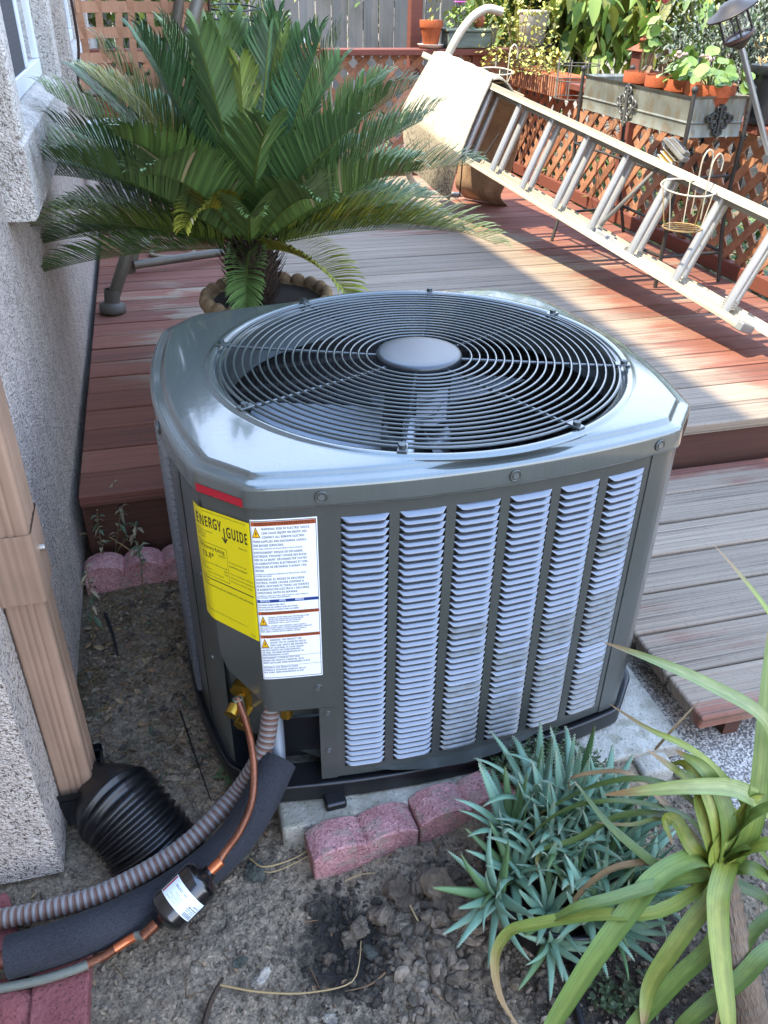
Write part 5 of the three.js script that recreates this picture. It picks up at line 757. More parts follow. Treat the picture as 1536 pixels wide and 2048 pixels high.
// ---------------------------------------------------------------- sling lounger draped at the ladder's far end
{
  const ch = thing('sling_lounger', 'sun-bleached white sling lounger tipped against the far end of the ladder', 'lounger');
  const frameM = std({ color: 0xd8d5c4, roughness: .4, metalness: .15, map: mottle });
  const clothT = dataTex(1024, 1024, (u, v) => { const w = .94 + .06 * Math.sin(u * 900) * Math.sin(v * 900), s = nF.at(u * 1.3, v * 1.1), b = nA.at(u * 1.5, v * 1.5), low = sstep(.42, .75, v + (b - .5) * .4); const spot = sstep(.56, .64, s * .65 + nB.at(u * 3, v * 3) * .35 + low * .05) * (.25 + low * .5); const c = lerp3([.76, .71, .61], [.36, .34, .30], spot * .85); return c.map(x => x * w); });
  const cloth = phy({ map: clothT, roughness: .9, side: THREE.DoubleSide }), cloth2 = phy({ color: 0xc9a98a, map: mottle, roughness: .9, side: THREE.DoubleSide });
  const slab = (fn, nu, nv, mat, name, th = .008) => { const gb = new GB(); grid(gb, nv + 1, nu + 1, (i, j) => { const p = fn(j / nu, i / nv); return [p.x, p.y, p.z, j / nu, i / nv]; }); const g = gb.geo(); const P = g.attributes.position, Nn = g.attributes.normal, k = P.count; const all = new GB(); for (const s of [0, 1]) for (let i = 0; i < k; i++) all.v(P.getX(i) - Nn.getX(i) * th * s, P.getY(i) - Nn.getY(i) * th * s, P.getZ(i) - Nn.getZ(i) * th * s, g.attributes.uv.getX(i), g.attributes.uv.getY(i)); all.i = [...gb.i]; for (let i = 0; i < gb.i.length; i += 3) all.t(gb.i[i] + k, gb.i[i + 2] + k, gb.i[i + 1] + k); const w = nu + 1, h = nv + 1; const edge = []; for (let j = 0; j < nu; j++) { edge.push([j, j + 1], [(h - 1) * w + j + 1, (h - 1) * w + j]); } for (let i = 0; i < nv; i++) { edge.push([(i + 1) * w, i * w], [i * w + nu, (i + 1) * w + nu]); } for (const [a, b] of edge) all.q(a, a + k, b + k, b); return mesh(name, all.geo(.7), mat, ch); };
  // front cloth: from the upper rail down past the lower rail
  const top0 = ladAt(2.60, .43, -.045), top1 = ladAt(1.95, .43, -.045), m0 = ladAt(2.62, .08, -.075), m1 = ladAt(1.90, .03, -.06), b0 = onZ(818, 335, -5.22), b1 = onZ(897, 398, -4.93);
  slab((u, v) => { const t = v, A = top0.clone().lerp(top1, u), Mm = m0.clone().lerp(m1, u), B = b0.clone().lerp(b1, u); const p = t < .5 ? A.lerp(Mm, t * 2) : Mm.lerp(B, (t - .5) * 2); p.addScaledVector(ladN, -.02 * Math.sin(t * Math.PI) - .012 * Math.sin(u * 9 + t * 2) * t); return p; }, 18, 26, cloth, 'front_cloth').userData.label = 'bleached cloth speckled with grey mildew';
  slab((u, v) => { const a = top0.clone().lerp(top1, u), b = a.clone().addScaledVector(ladN, .16).add(V(0, -.015, 0)); const p = a.lerp(b, v); p.y += .03 * Math.sin(v * Math.PI) + .004 * Math.sin(u * 30); return p; }, 14, 8, cloth, 'top_fold');
  const r0 = ladAt(2.58, .42, .115), r1 = ladAt(1.85, .42, .115), e0 = onY(905, 395, .215), e1 = onY(990, 412, .205);
  slab((u, v) => { const p = r0.clone().lerp(r1, u).lerp(e0.clone().lerp(e1, u), v); p.x += .05 * Math.sin(v * Math.PI) + (v > .9 ? (v - .9) * .9 : 0); if (v > .93) p.y = Math.max(.207, p.y); return p; }, 12, 24, cloth2, 'back_cloth').userData.label = 'tan shaded underside cloth reaching the deck';
  const T = (pts, r, name) => mesh(name, tube(pts, r, 40, 12), frameM, ch);
  // bent arm above and legs
  const z0 = -5.3; T([onZ(888, 128, z0), onZ(905, 92, z0), onZ(925, 58, z0), onZ(950, 30, z0), onZ(975, 18, z0), onZ(1004, 24, z0)], .024, 'bent_arm');
  T([onZ(874, 118, -5.45), onZ(856, 165, -5.5), onZ(838, 215, -5.5), onZ(822, 270, -5.5), onZ(814, 320, -5.52), onZ(820, 355, -5.58), onZ(842, 384, -5.63)], .021, 'curved_leg');
  T([onZ(842, 384, -5.63), V(2.0, .21, -5.52), V(2.2, .212, -5.3)], .014, 'floor_bar');
  const fp = onY(843, 388, .2); mesh('foot_cap', boxAt(fp.x - .03, fp.x + .03, .2, .25, fp.z - .02, fp.z + .03, .008), withMottle(0xa98c5c, .7), ch);
  const cord = mesh('hanging_rope', tube([ladAt(1.9, .2, .1), ladAt(1.86, .02, .02), onZ(928, 300, -4.98), onZ(922, 360, -5.0), onY(915, 395, .22), onY(900, 388, .206)], .004, 40, 6), std({ color: 0x18191b, roughness: .7 })); tag(cord, 'thin black cord hanging from the ladder by the cloth', 'cord');
}

// ---------------------------------------------------------------- galvanised trough on an iron stand, with potted geraniums
{
  const tx0 = 2.245, tx1 = 2.50, tz0 = -4.40, tz1 = -3.40, ty0 = .86, ty1 = 1.02;
  const galT = dataTex(512, 512, (u, v) => { const a = nA.at(u * 2, v * 2), b = nB.at(u * 3, v), g = nG.at(v, u); let c = lerp3([.38, .39, .36], [.56, .57, .53], clamp(a * 1.2 - .1 + (g - .5) * .4)); c = lerp3(c, [.42, .36, .27], sstep(.56, .72, b) * .5); return c; });
  const gal = std({ map: galT, roughness: .55, metalness: .35 }), iron = std({ color: 0x4d4c49, roughness: .6, metalness: .4, map: mottle });
  const tr = thing('planter_trough', 'galvanised trough planter on black iron legs with a scroll ornament', 'planter');
  const wall = (a, b, name) => { const gb = new GB(), prof = [[ty1, .012], [ty1 - .006, .008], [ty1 - .012, 0], [ty0 + .062, 0], [ty0 + .056, .006], [ty0 + .05, 0], [ty0 + .006, 0], [ty0, .004], [ty0, -.02]]; const d = b.clone().sub(a).normalize(), n = V(-d.z, 0, d.x); if (n.dot(V((tx0 + tx1) / 2, 0, (tz0 + tz1) / 2).sub(a)) > 0) n.negate(); grid(gb, prof.length, 12, (i, j) => { const p = a.clone().lerp(b, j / 11).addScaledVector(n, prof[i][1]); return [p.x, prof[i][0], p.z, j / 11 * .9, prof[i][0] * 2]; }); return mesh(name, gb.geo(.6), gal, tr); };
  const c00 = V(tx0, 0, tz0), c01 = V(tx0, 0, tz1), c11 = V(tx1, 0, tz1), c10 = V(tx1, 0, tz0); wall(c01, c00, 'trough_side'); wall(c11, c01, 'trough_end'); wall(c00, c10, 'trough_end'); wall(c10, c11, 'trough_side');
  mesh('trough_floor', boxAt(tx0 + .01, tx1 - .01, ty0 + .002, ty0 + .012, tz0 + .01, tz1 - .01), gal, tr);
  const legs = [[c01, onY(1310, 575, .2)], [c00, onY(1103, 483, .2)], [c11, onY(1436, 563, .2)], [c10, V(2.62, .2, -4.42)]];
  for (const [c, f] of legs) { const o = V(c.x === tx0 ? -.012 : .012, 0, c.z === tz0 ? -.012 : .012), t = V(c.x + o.x, ty1 + .025, c.z + o.z), m = V(c.x + o.x, ty0, c.z + o.z); mesh('leg', tube([t, m, m.clone().lerp(f, .5).add(V(-(f.x - c.x) * .25, 0, 0)), f], .0095, 30, 8), iron, tr); const b = new THREE.SphereGeometry(.015, 12, 8); b.translate(t.x, t.y, t.z); mesh('finial', b, iron, tr); }
  const mid = f => legs.map(([c, ft]) => V(c.x, ty0, c.z).lerp(ft, f)); const s1 = mid(.25); mesh('stretcher', merge([rod(s1[0], s1[2], .006), rod(s1[1], s1[3], .006), rod(s1[0], s1[1], .006)]), iron, tr); const s2 = mid(.78); mesh('lower_shelf', merge([rod(s2[0], s2[1], .008), rod(s2[2], s2[3], .008), rod(s2[0], s2[2], .008), rod(s2[1], s2[3], .008)]), iron, tr);
  // scroll ornament on the long side and on the end
  const orn = (o, ux, s) => { const L = [], sp = (cx, cy, r, a0, a1) => { const P = []; for (let i = 0; i <= 14; i++) { const t = i / 14, a = mix(a0, a1, t), q = r * (1 - .75 * t); P.push(o.clone().addScaledVector(ux, (cx + Math.cos(a) * q) * s).add(V(0, (cy + Math.sin(a) * q) * s, 0))); } L.push(tube(P, .0055, 20, 6)); }; for (const k of [-1, 1]) { const f = a => k > 0 ? a : Math.PI - a; sp(k * .4, .15, .38, f(-1.2), f(4.5)); sp(k * .35, -.35, .34, f(1.2), f(-4.2)); sp(k * .85, .1, .26, f(-2.2), f(3.2)); sp(k * .15, .7, .22, f(-1.5), f(4.0)); sp(k * .14, -.85, .22, f(1.5), f(-4)); } L.push(tube([o.clone().add(V(0, s, 0)), o.clone(), o.clone().add(V(0, -1.15 * s, 0))], .008, 10, 6)); return merge(L); };
  mesh('scroll_ornament', orn(V(tx0 - .012, .935, -3.93), V(0, 0, 1), .085), std({ color: 0x6d6d69, roughness: .45, metalness: .6 }), tr); mesh('scroll_ornament', orn(V(2.38, .93, tz1 + .012), V(1, 0, 0), .06), std({ color: 0x3b3a37, roughness: .6, metalness: .4 }), tr);
  // terracotta pots and geraniums
  const terra = withMottle(0xb5603a, .9), gm = leafMat({ roughness: .6, transmission: .35, thickness: 0 });
  const potG = (r, h) => lathe([[0, 0], [r * .72, 0], [r * .93, h * .72], [r * .93, h * .74], [r, h * .75], [r, h], [r * .92, h], [r * .9, h * .86], [0, h * .86]], 32);
  const geranium = (z, x, r, style, lab1, lab2) => {
    const p = thing('terracotta_pot', lab1, 'pot', [x, ty0 + .014, z], 0, 'pots in the trough'); const h = .185; mesh('clay_body', potG(r, h), terra, p); const so = new THREE.CircleGeometry(r * .9, 20); so.rotateX(-Math.PI / 2); so.translate(0, h * .87, 0); mesh('soil', so, withMottle(0x33291f, 1), p);
    const pl = thing('geranium', lab2, 'plant', [x, ty0 + .014 + h * .86, z], 0, 'geraniums in the trough'); const gb = new GB(), sb = new GB();
    const disc = (c, n, s, v) => { const u = V(1, 0, 0).cross(n).normalize(); if (u.lengthSq() < .1) u.set(0, 0, 1); const w = V().crossVectors(n, u), b = gb.n; const col = style === 2 ? [.20 * v, .13 * v, .07 * v] : [.20 * v, .33 * v, .05 * v]; gb.v(c.x, c.y - s * .12, c.z, 0, 0, col); const K = 12; for (let k = 0; k < K; k++) { const a = k / K * 6.283, q = s * (1 + .14 * Math.sin(a * 6) + (k === 0 ? -.35 : 0)), up = s * .12 * Math.cos(a * 3 + v * 9); const P = c.clone().addScaledVector(u, Math.cos(a) * q).addScaledVector(w, Math.sin(a) * q).addScaledVector(n, up); gb.v(P.x, P.y, P.z, 0, 0, col); } for (let k = 0; k < K; k++) gb.t(b, b + 1 + k, b + 1 + (k + 1) % K); };
    const n = [34, 22, 20, 46][style === 1 ? 1 : style === 2 ? 2 : style === 3 ? 3 : 0]; const H = style === 1 ? .26 : style === 3 ? .17 : .16;
    for (let k = 0; k < n; k++) { const a = rnd() * 6.283, q = Math.sqrt(rnd()) * (style === 3 ? r * 1.75 : r * 1.2), y = style === 1 ? rr(.12, H) : rr(.03, H) * (1.1 - q / (r * 3)); const off = style === 1 ? V(.02, 0, .03) : V(); const c = V(Math.cos(a) * q * (style === 1 ? .7 : 1), y, Math.sin(a) * q * (style === 1 ? .7 : 1)).add(off); const nn = V(Math.cos(a) * .7 + rr(-.4, .4), rr(.4, 1), Math.sin(a) * .7 + rr(-.4, .4)).normalize(); disc(c, nn, (style === 2 ? .018 : .03) * rr(.7, 1.25), rr(.65, 1.2)); ribbon(sb, curvePts([V(0, 0, 0).addScaledVector(V(Math.cos(a), 0, Math.sin(a)), r * .2), c.clone().multiplyScalar(.5).add(V(0, .02, 0)), c], 5), () => .0045, { col: () => style === 2 ? [.16, .11, .07] : [.22, .24, .10] }); }
    mesh('foliage', gb.geo(), gm, pl); mesh('stems', sb.geo(), leafMat({ roughness: .8 }), pl);
    if (style === 1) { const fb = []; for (let k = 0; k < 16; k++) { const g = new THREE.IcosahedronGeometry(.012, 1); g.scale(1, .7, 1); g.translate(rr(-.028, .028) + .02, .33 + rr(-.016, .022), rr(-.028, .028) + .03); fb.push(g); } mesh('flower_head', merge(fb), withMottle(0xd4626a, .7), pl); mesh('flower_stalk', tube([V(0, .05, 0), V(.02, .2, .03), V(.02, .32, .03)], .004, 12, 6), withMottle(0xa9ab6a, .8), pl); }
    if (style === 3 || style === 0) { const fb = []; for (let k = 0; k < 7; k++) { const g = new THREE.IcosahedronGeometry(.008, 1); g.translate(rr(-.02, .02) - .03, .12 + rr(-.01, .01), rr(-.02, .02) - .02); fb.push(g); } mesh('flower_head', merge(fb), withMottle(0xd9b8b4, .8), pl); }
  };
  geranium(-4.06, 2.37, .088, 1, 'terracotta pot of the tall pink-flowered geranium', 'leggy yellow-green geranium with one pink flower head'); geranium(-3.865, 2.36, .074, 2, 'terracotta pot of the dried brown plant', 'withered brown plant between green geraniums'); geranium(-3.685, 2.37, .086, 0, 'terracotta pot between the dried plant and the bushiest geranium', 'small geranium with a faded pale bloom'); geranium(-3.49, 2.375, .105, 3, 'widest terracotta pot in the trough', 'bushy bright green geranium overflowing the widest pot');
}

// ---------------------------------------------------------------- wire pot rings, lanterns, bucket
{
  const wire = withMottle(0xd8d2bd, .5), rust = withMottle(0xa48a58, .7);
  const hanger = (c, r, hooks, label, drop) => { const o = thing('wire_pot_ring', label, 'wire ring', [c.x, c.y, c.z]); const g = new THREE.TorusGeometry(r, .0035, 6, 48); g.rotateX(Math.PI / 2 + .12); mesh('upper_ring', g, wire, o); const g2 = new THREE.TorusGeometry(r * .72, .003, 6, 40); g2.rotateX(Math.PI / 2); mesh('lower_ring', g2.translate(0, -drop, .01), rust, o); for (let k = 0; k < 5; k++) { const a = k * 1.257 + .3; mesh('upright', rod(V(Math.cos(a) * r, 0, Math.sin(a) * r), V(Math.cos(a) * r * .72, -drop, Math.sin(a) * r * .72 + .01), .0022, 6), k % 2 ? rust : wire, o); } for (let k = 0; k < 4; k++) mesh('base_wire', rod(V(-r * .72 * Math.cos(k * .4 - .6), -drop, r * .72 * Math.sin(k * .4 - .6) + .01), V(r * .72 * Math.cos(k * .4 - .6), -drop, r * .72 * Math.sin(k * .4 - .6) + .01), .002, 6), rust, o);
    for (const h of hooks) mesh('hook', tube([V(h[0], -.12, h[1]), V(h[0], .02, h[1]), V(h[0] + .005, .10, h[1]), V(h[0] + .025, .125, h[1]), V(h[0] + .045, .10, h[1]), V(h[0] + .045, .06, h[1])], .003, 26, 6), wire, o); };
  const c1 = ladAt(.16, .27, -.10); c1.y = ladAt(.16, .405, 0).y - .045; hanger(onZ(1377, 375, -3.0), .105, [[.07, .02], [.085, -.07]], 'wire pot ring hooked over the ladder rail near the solar light', .15);
  hanger(onZ(992, 142, -4.75), .09, [[.07, .0], [.09, -.05]], 'wire pot ring above the ladder beside the cloth', .05);
  // second ring leaning on the fence behind the trough, dark wire
  const dk = thing('wire_basket', 'dark wire plant basket behind the far end of the trough', 'basket', [2.42, .86, -4.85]); for (const y of [0, .09, .17]) { const g = new THREE.TorusGeometry(.12, .003, 6, 40); g.rotateX(Math.PI / 2); mesh('hoop', g.translate(0, y, 0), std({ color: 0x57544e, roughness: .6, metalness: .5 }), dk); } for (let k = 0; k < 8; k++) mesh('upright', rod(V(Math.cos(k * .785) * .12, 0, Math.sin(k * .785) * .12), V(Math.cos(k * .785) * .12, .2, Math.sin(k * .785) * .12), .003, 6), std({ color: 0x8a857a, roughness: .6, metalness: .5 }), dk);
  // square solar light, fallen on its side on the ladder rail
  const sp = onZ(1352, 300, -3.3), so = thing('solar_light', 'grey square solar path light tilted beside the ladder', 'lamp', [sp.x, sp.y, sp.z]); so.rotation.set(.75, .5, -.65); const grey = std({ color: 0x85857f, roughness: .5, map: mottle });
  mesh('cap', rbox(.12, .022, .12, .006), grey, so); mesh('cap_rim', rbox(.09, .018, .09, .004).translate(0, .019, 0), grey, so); mesh('solar_cell', rbox(.058, .003, .058, .001).translate(0, .0295, 0), phy({ color: 0x23232b, roughness: .2, clearcoat: 1 }), so);
  for (let k = 0; k < 4; k++) mesh('lamp_fin', rbox(.078 - k * .004, .006, .078 - k * .004, .002).translate(0, -.024 - k * .017, 0), std({ color: 0xb7b4aa, roughness: .5 }), so); mesh('lamp_lens', rbox(.058, .07, .058, .004).translate(0, -.05, 0), phy({ color: 0xd9b35c, roughness: .25, transmission: .5, thickness: 0 }), so); mesh('stake', rod(V(0, -.085, 0), V(0, -.42, 0), .009), grey, so);
  // round lantern on a leaning stake
  const lp = onZ(1470, 45, -3.0), ln = thing('stake_lantern', 'round black solar lantern on a leaning metal stake', 'lantern', [lp.x, lp.y, lp.z]); ln.rotation.set(-.1, 0, .5); const blk = std({ color: 0x38332f, roughness: .45, metalness: .5 });
  mesh('lantern_hat', lathe([[0, .075], [.035, .07], [.05, .055], [.085, .043], [.088, .037], [.05, .036], [0, .036]], 36), blk, ln); mesh('lantern_ring', (() => { const g = new THREE.TorusGeometry(.05, .006, 8, 32); g.rotateX(Math.PI / 2); return g.translate(0, -.05, 0); })(), withMottle(0x6b4a3a, .6), ln); mesh('lantern_glass', lathe([[.043, .036], [.043, -.045]], 32), phy({ color: 0xffffff, transmission: 1, thickness: 0, roughness: .08 }), ln); for (let k = 0; k < 4; k++) mesh('lantern_bar', rod(V(Math.cos(k * 1.57 + .4) * .047, .036, Math.sin(k * 1.57 + .4) * .047), V(Math.cos(k * 1.57 + .4) * .05, -.05, Math.sin(k * 1.57 + .4) * .05), .004, 6), blk, ln); mesh('lantern_base', lathe([[0, -.048], [.04, -.05], [.048, -.062], [.03, -.075], [.014, -.09], [0, -.09]], 30), blk, ln); mesh('stake', rod(V(0, -.08, 0), V(0, -.5, 0), .0115), std({ color: 0x9a9a98, roughness: .35, metalness: .8 }), ln);
  // tall black pot with dry flowers
  const bp = V(2.69, .89, -3.52), bk = thing('tall_black_pot', 'tall black plastic pot with dried flowers beside the trough', 'pot', [bp.x, bp.y, bp.z]); mesh('pot_wall', lathe([[0, 0], [.075, 0], [.078, .01], [.092, .2], [.1, .2], [.1, .235], [.09, .235], [0, .22]], 36), phy({ color: 0x15171b, roughness: .4, clearcoat: .3 }), bk); const gb = new GB(); for (let k = 0; k < 60; k++) { const c = V(rr(-.08, .08), rr(.22, .33), rr(-.08, .08)), d = V(rr(-1, 1), rr(-.2, 1), rr(-1, 1)).normalize(), L = rr(.03, .07), v = rr(.6, 1.2); ribbon(gb, [c, c.clone().addScaledVector(d, L * .5), c.clone().addScaledVector(d, L)], k2 => .014 * Math.sin(Math.PI * clamp(k2 * .9 + .08)), { col: () => [.42 * v, .27 * v, .10 * v] }); } mesh('dried_flowers', gb.geo(), leafMat({ roughness: .9 }), bk);
}

// ---------------------------------------------------------------- deck railing and lattice
const lattM = [0xba8768, 0xae7b5c, 0xc49474].map(c => withMottle(c, .85)), redWood = std({ map: dataTex(512, 512, (u, v) => lerp3([.36, .19, .15], [.52, .30, .22], woodGrain(u, v * 2, 5))), roughness: .8 });
function latticePanel(name, label, w, y0, y1, place) { // slats in two crossing layers clipped to the panel
  const o = thing(name, label, 'lattice'); const h = y1 - y0, pitch = .128, sw = .042; let k = 0;
  for (const dir of [1, -1]) for (let s = -h; s < w + h; s += pitch * 1.02) { // line x = s + dir*(y)
    let xa = dir > 0 ? s : s + h, xb = dir > 0 ? s + h : s; let ya = 0, yb = h; // from (xa,0) to (xb,h)
    const cut = (x) => (x - xa) / (xb - xa) * h; let p0 = [xa, 0], p1 = [xb, h]; const clip = (p) => { if (p[0] < 0) return [0, cut(0)]; if (p[0] > w) return [w, cut(w)]; return p; }; p0 = clip(p0); p1 = clip(p1); if (Math.hypot(p1[0] - p0[0], p1[1] - p0[1]) < .05 || p0[1] < -.001 || p0[1] > h || p1[1] < 0 || p1[1] > h + .001) continue;
    const L = Math.hypot(p1[0] - p0[0], p1[1] - p0[1]), g = rbox(L, sw, .0075, .001, 1); g.rotateZ(Math.atan2(p1[1] - p0[1], p1[0] - p0[0])); g.translate((p0[0] + p1[0]) / 2, y0 + (p0[1] + p1[1]) / 2, dir * .0042); mesh('slat', uvBox(g, 1.3, rnd(), rnd()), lattM[k++ % 3], o); }
  place(o); return o;
}
function post(name, label, x, z, y0, y1, fin = true) { const o = thing(name, label, 'post', [x, y0, z]); mesh('shaft', uvBox(rbox(.09, y1 - y0, .09, .006), 1.3).translate(0, (y1 - y0) / 2, 0), redWood, o); if (fin) { const m = withMottle(0x9c5537, .85); const cp = new THREE.ConeGeometry(.095, .05, 4); cp.rotateY(Math.PI / 4); mesh('cap', cp.translate(0, y1 - y0 + .025, 0), m, o); mesh('ball_finial', lathe([[0, .13], [.025, .125], [.042, .105], [.046, .085], [.04, .062], [.022, .045], [.016, .03], [.03, .02], [.03, .01], [0, .005]], 24).translate(0, y1 - y0 + .035, 0), m, o); } return o; }
{
  const rz = REARZ - .06, rx = DECKR + .05;
  latticePanel('lattice_panel', 'orange-brown diagonal lattice across the far end of the deck', 2.95, .24, .985, o => { o.position.set(-.27, 0, rz); });
  latticePanel('lattice_panel', 'orange-brown diagonal lattice along the garden side of the deck', 3.25, .27, .845, o => { o.position.set(rx, 0, rz + .02); o.rotation.y = -Math.PI / 2; });
  const rail = (g, label) => tag(mesh('rail', uvBox(g, 1.3), redWood), label, 'rail');
  rail(boxAt(-.28, rx + .04, .985, 1.025, rz - .075, rz + .075, .006), 'dark red top rail over the far lattice'); rail(boxAt(-.28, rx, .2, .25, rz - .03, rz + .03, .005), 'dark red bottom rail under the far lattice');
  rail(boxAt(rx - .07, rx + .07, .85, .888, rz + .08, -3.05, .006), 'red top rail on the garden side behind the trough'); rail(boxAt(rx - .025, rx + .025, .2, .275, rz + .05, -3.05, .005), 'red bottom rail on the garden side');
  post('railing_post', 'post with a ball finial where the far railing meets the flower box', 2.35, rz - .01, DECKY, 1.07); post('railing_post', 'post with a ball finial behind the trough planter', rx, -4.66, DECKY, 1.11); post('railing_post', 'plain corner post of the far railing', -.2, rz - .0, DECKY, 1.0, false); post('railing_post', 'plain post at the near end of the garden-side railing', rx, -3.05, DECKY, .9, false);
  post('tall_post', 'tall dark red post behind the far railing', 1.985, rz - .35, -.1, 2.4, false);
  // terracotta pot, flower box on the far rail
  const terra = withMottle(0xbb6337, .9), p = thing('terracotta_pot', 'terracotta pot with a small succulent on the far rail', 'pot', [2.0, 1.03, rz]); mesh('clay_body', lathe([[0, 0], [.05, 0], [.072, .12], [.08, .122], [.082, .165], [.075, .165], [0, .15]], 32), terra, p); mesh('saucer', lathe([[0, -.002], [.075, -.002], [.095, .02], [.092, .022], [0, .006]], 32), phy({ color: 0xcfc8bb, roughness: .3 }), p);
  const sm = leafMat({ roughness: .5 }); const clump = (name, label, pos, n, rx_, ry, rz_, L, w, cols, group, parent) => { const o = thing(name, label, 'plant', pos, 0, group); const gb = new GB(), sb = new GB(); for (let k = 0; k < n; k++) { const a = rnd() * 6.283, q = Math.sqrt(rnd()), y = rnd(); const c = V(Math.cos(a) * q * rx_, y * ry, Math.sin(a) * q * rz_), d = V(rr(-1, 1), rr(-.3, .9), rr(-1, 1)).normalize(), l = L * rr(.6, 1.3), v = rr(.6, 1.25), cc = cols[rnd() * cols.length | 0]; ribbon(gb, [c, c.clone().addScaledVector(d, l * .5), c.clone().addScaledVector(d, l)], t => l * w * Math.sin(Math.PI * clamp(t * .9 + .08)), { fold: .25, col: () => [cc[0] * v, cc[1] * v, cc[2] * v] }); if (k % 12 === 0) ribbon(sb, curvePts([V(c.x * .25, 0, c.z * .25), c.clone().multiplyScalar(.55), c], 6), t => .008 * (1 - t * .6), { col: () => [.20, .14, .08] }); } mesh('foliage', gb.geo(), sm, o); mesh('stems', sb.geo(), leafMat({ roughness: .9 }), o); return o; };
  clump('succulent', 'small pale succulent in the terracotta pot on the far rail', [2.0, 1.18, rz], 40, .035, .17, .035, .035, .6, [[.34, .38, .08], [.26, .33, .07]]);
  const box = thing('flower_box', 'grey-green window box on the far rail', 'flower box', [2.26, 1.028, rz]); mesh('box_wall', merge([boxAt(-.16, .16, 0, .10, -.08, .08, .01), boxAt(-.17, .17, .1, .118, -.09, .09, .006)]), withMottle(0x6f7d72, .7), box);
  clump('petunia', 'leafy petunia with a magenta flower in the grey-green box', [2.22, 1.145, rz], 110, .14, .12, .07, .045, .6, [[.22, .33, .06], [.30, .38, .08]]); { const f = thing('petunia_flower', 'magenta petunia bloom above the grey-green box', 'flower', [2.19, 1.285, rz + .03]); mesh('petals', lathe([[0, 0], [.008, .012], [.04, .022], [.046, .018]], 10), withMottle(0xc0309a, .6), f); mesh('flower_stem', rod(V(0, 0, 0), V(.01, -.12, 0), .003, 6), withMottle(0x8aa050, .8), f); }
  const tb = thing('clay_trough', 'ribbed terracotta trough hung on the garden-side rail', 'flower box', [rx - .02, .79, -5.85]); mesh('trough_body', boxAt(-.09, .09, 0, .13, -.46, .46, .01), terra, tb); for (let k = 0; k < 26; k++) mesh('rib', rbox(.012, .12, .018, .004).translate(-.093, .066, -.44 + k * .0352), lattM[k % 3], tb);
  clump('jade_bush', 'twiggy jade bush with small yellow-green leaves in the clay trough', [rx - .15, .92, -6.05], 620, .28, .42, .22, .03, .75, [[.42, .42, .07], [.32, .36, .06], [.48, .44, .12]]); clump('jade_bush', 'low trailing jade spilling from the clay trough', [rx - .12, .9, -5.75], 260, .2, .14, .18, .028, .75, [[.46, .44, .1], [.36, .38, .08]]);
  const wp = thing('white_pot', 'white plastic pot set on a dark stump behind the railing', 'pot', [2.84, 1.04, -6.5]); mesh('pot_wall', lathe([[0, 0], [.085, 0], [.112, .2], [.118, .2], [.118, .215], [.105, .215], [0, .2]], 36), withMottle(0xcfccc0, .6), wp); const stp = thing('tree_stump', 'dark sawn stump carrying the white pot', 'stump', [2.86, -.06, -6.52]); mesh('bark', tube([V(0, 0, 0), V(0, .6, 0), V(.01, 1.095, 0)], t => .17 - .02 * t + .008 * Math.sin(t * 40), 30, 24), withMottle(0x4a3d31, 1, { bumpMap: stuccoB, bumpScale: .02 }), stp);
  // objects lying on the far rail, vine
  const tray = thing('wood_tray', 'shallow wooden tray with shells on the far rail', 'tray', [1.05, 1.028, rz]); mesh('tray_base', boxAt(-.16, .16, 0, .03, -.06, .06, .006), withMottle(0xa98455, .85), tray); mesh('shell', (() => { const g = new THREE.SphereGeometry(.05, 16, 10, 0, 6.3, 0, 1.57); g.scale(1.2, .7, .8); return g.translate(.05, .03, .0); })(), withMottle(0xc9cfd0, .5), tray);
  clump('vine', 'yellow-green vine hanging over the far lattice', [1.02, .82, rz + .06], 70, .16, .2, .03, .05, .75, [[.46, .44, .05], [.38, .42, .06]]);
}

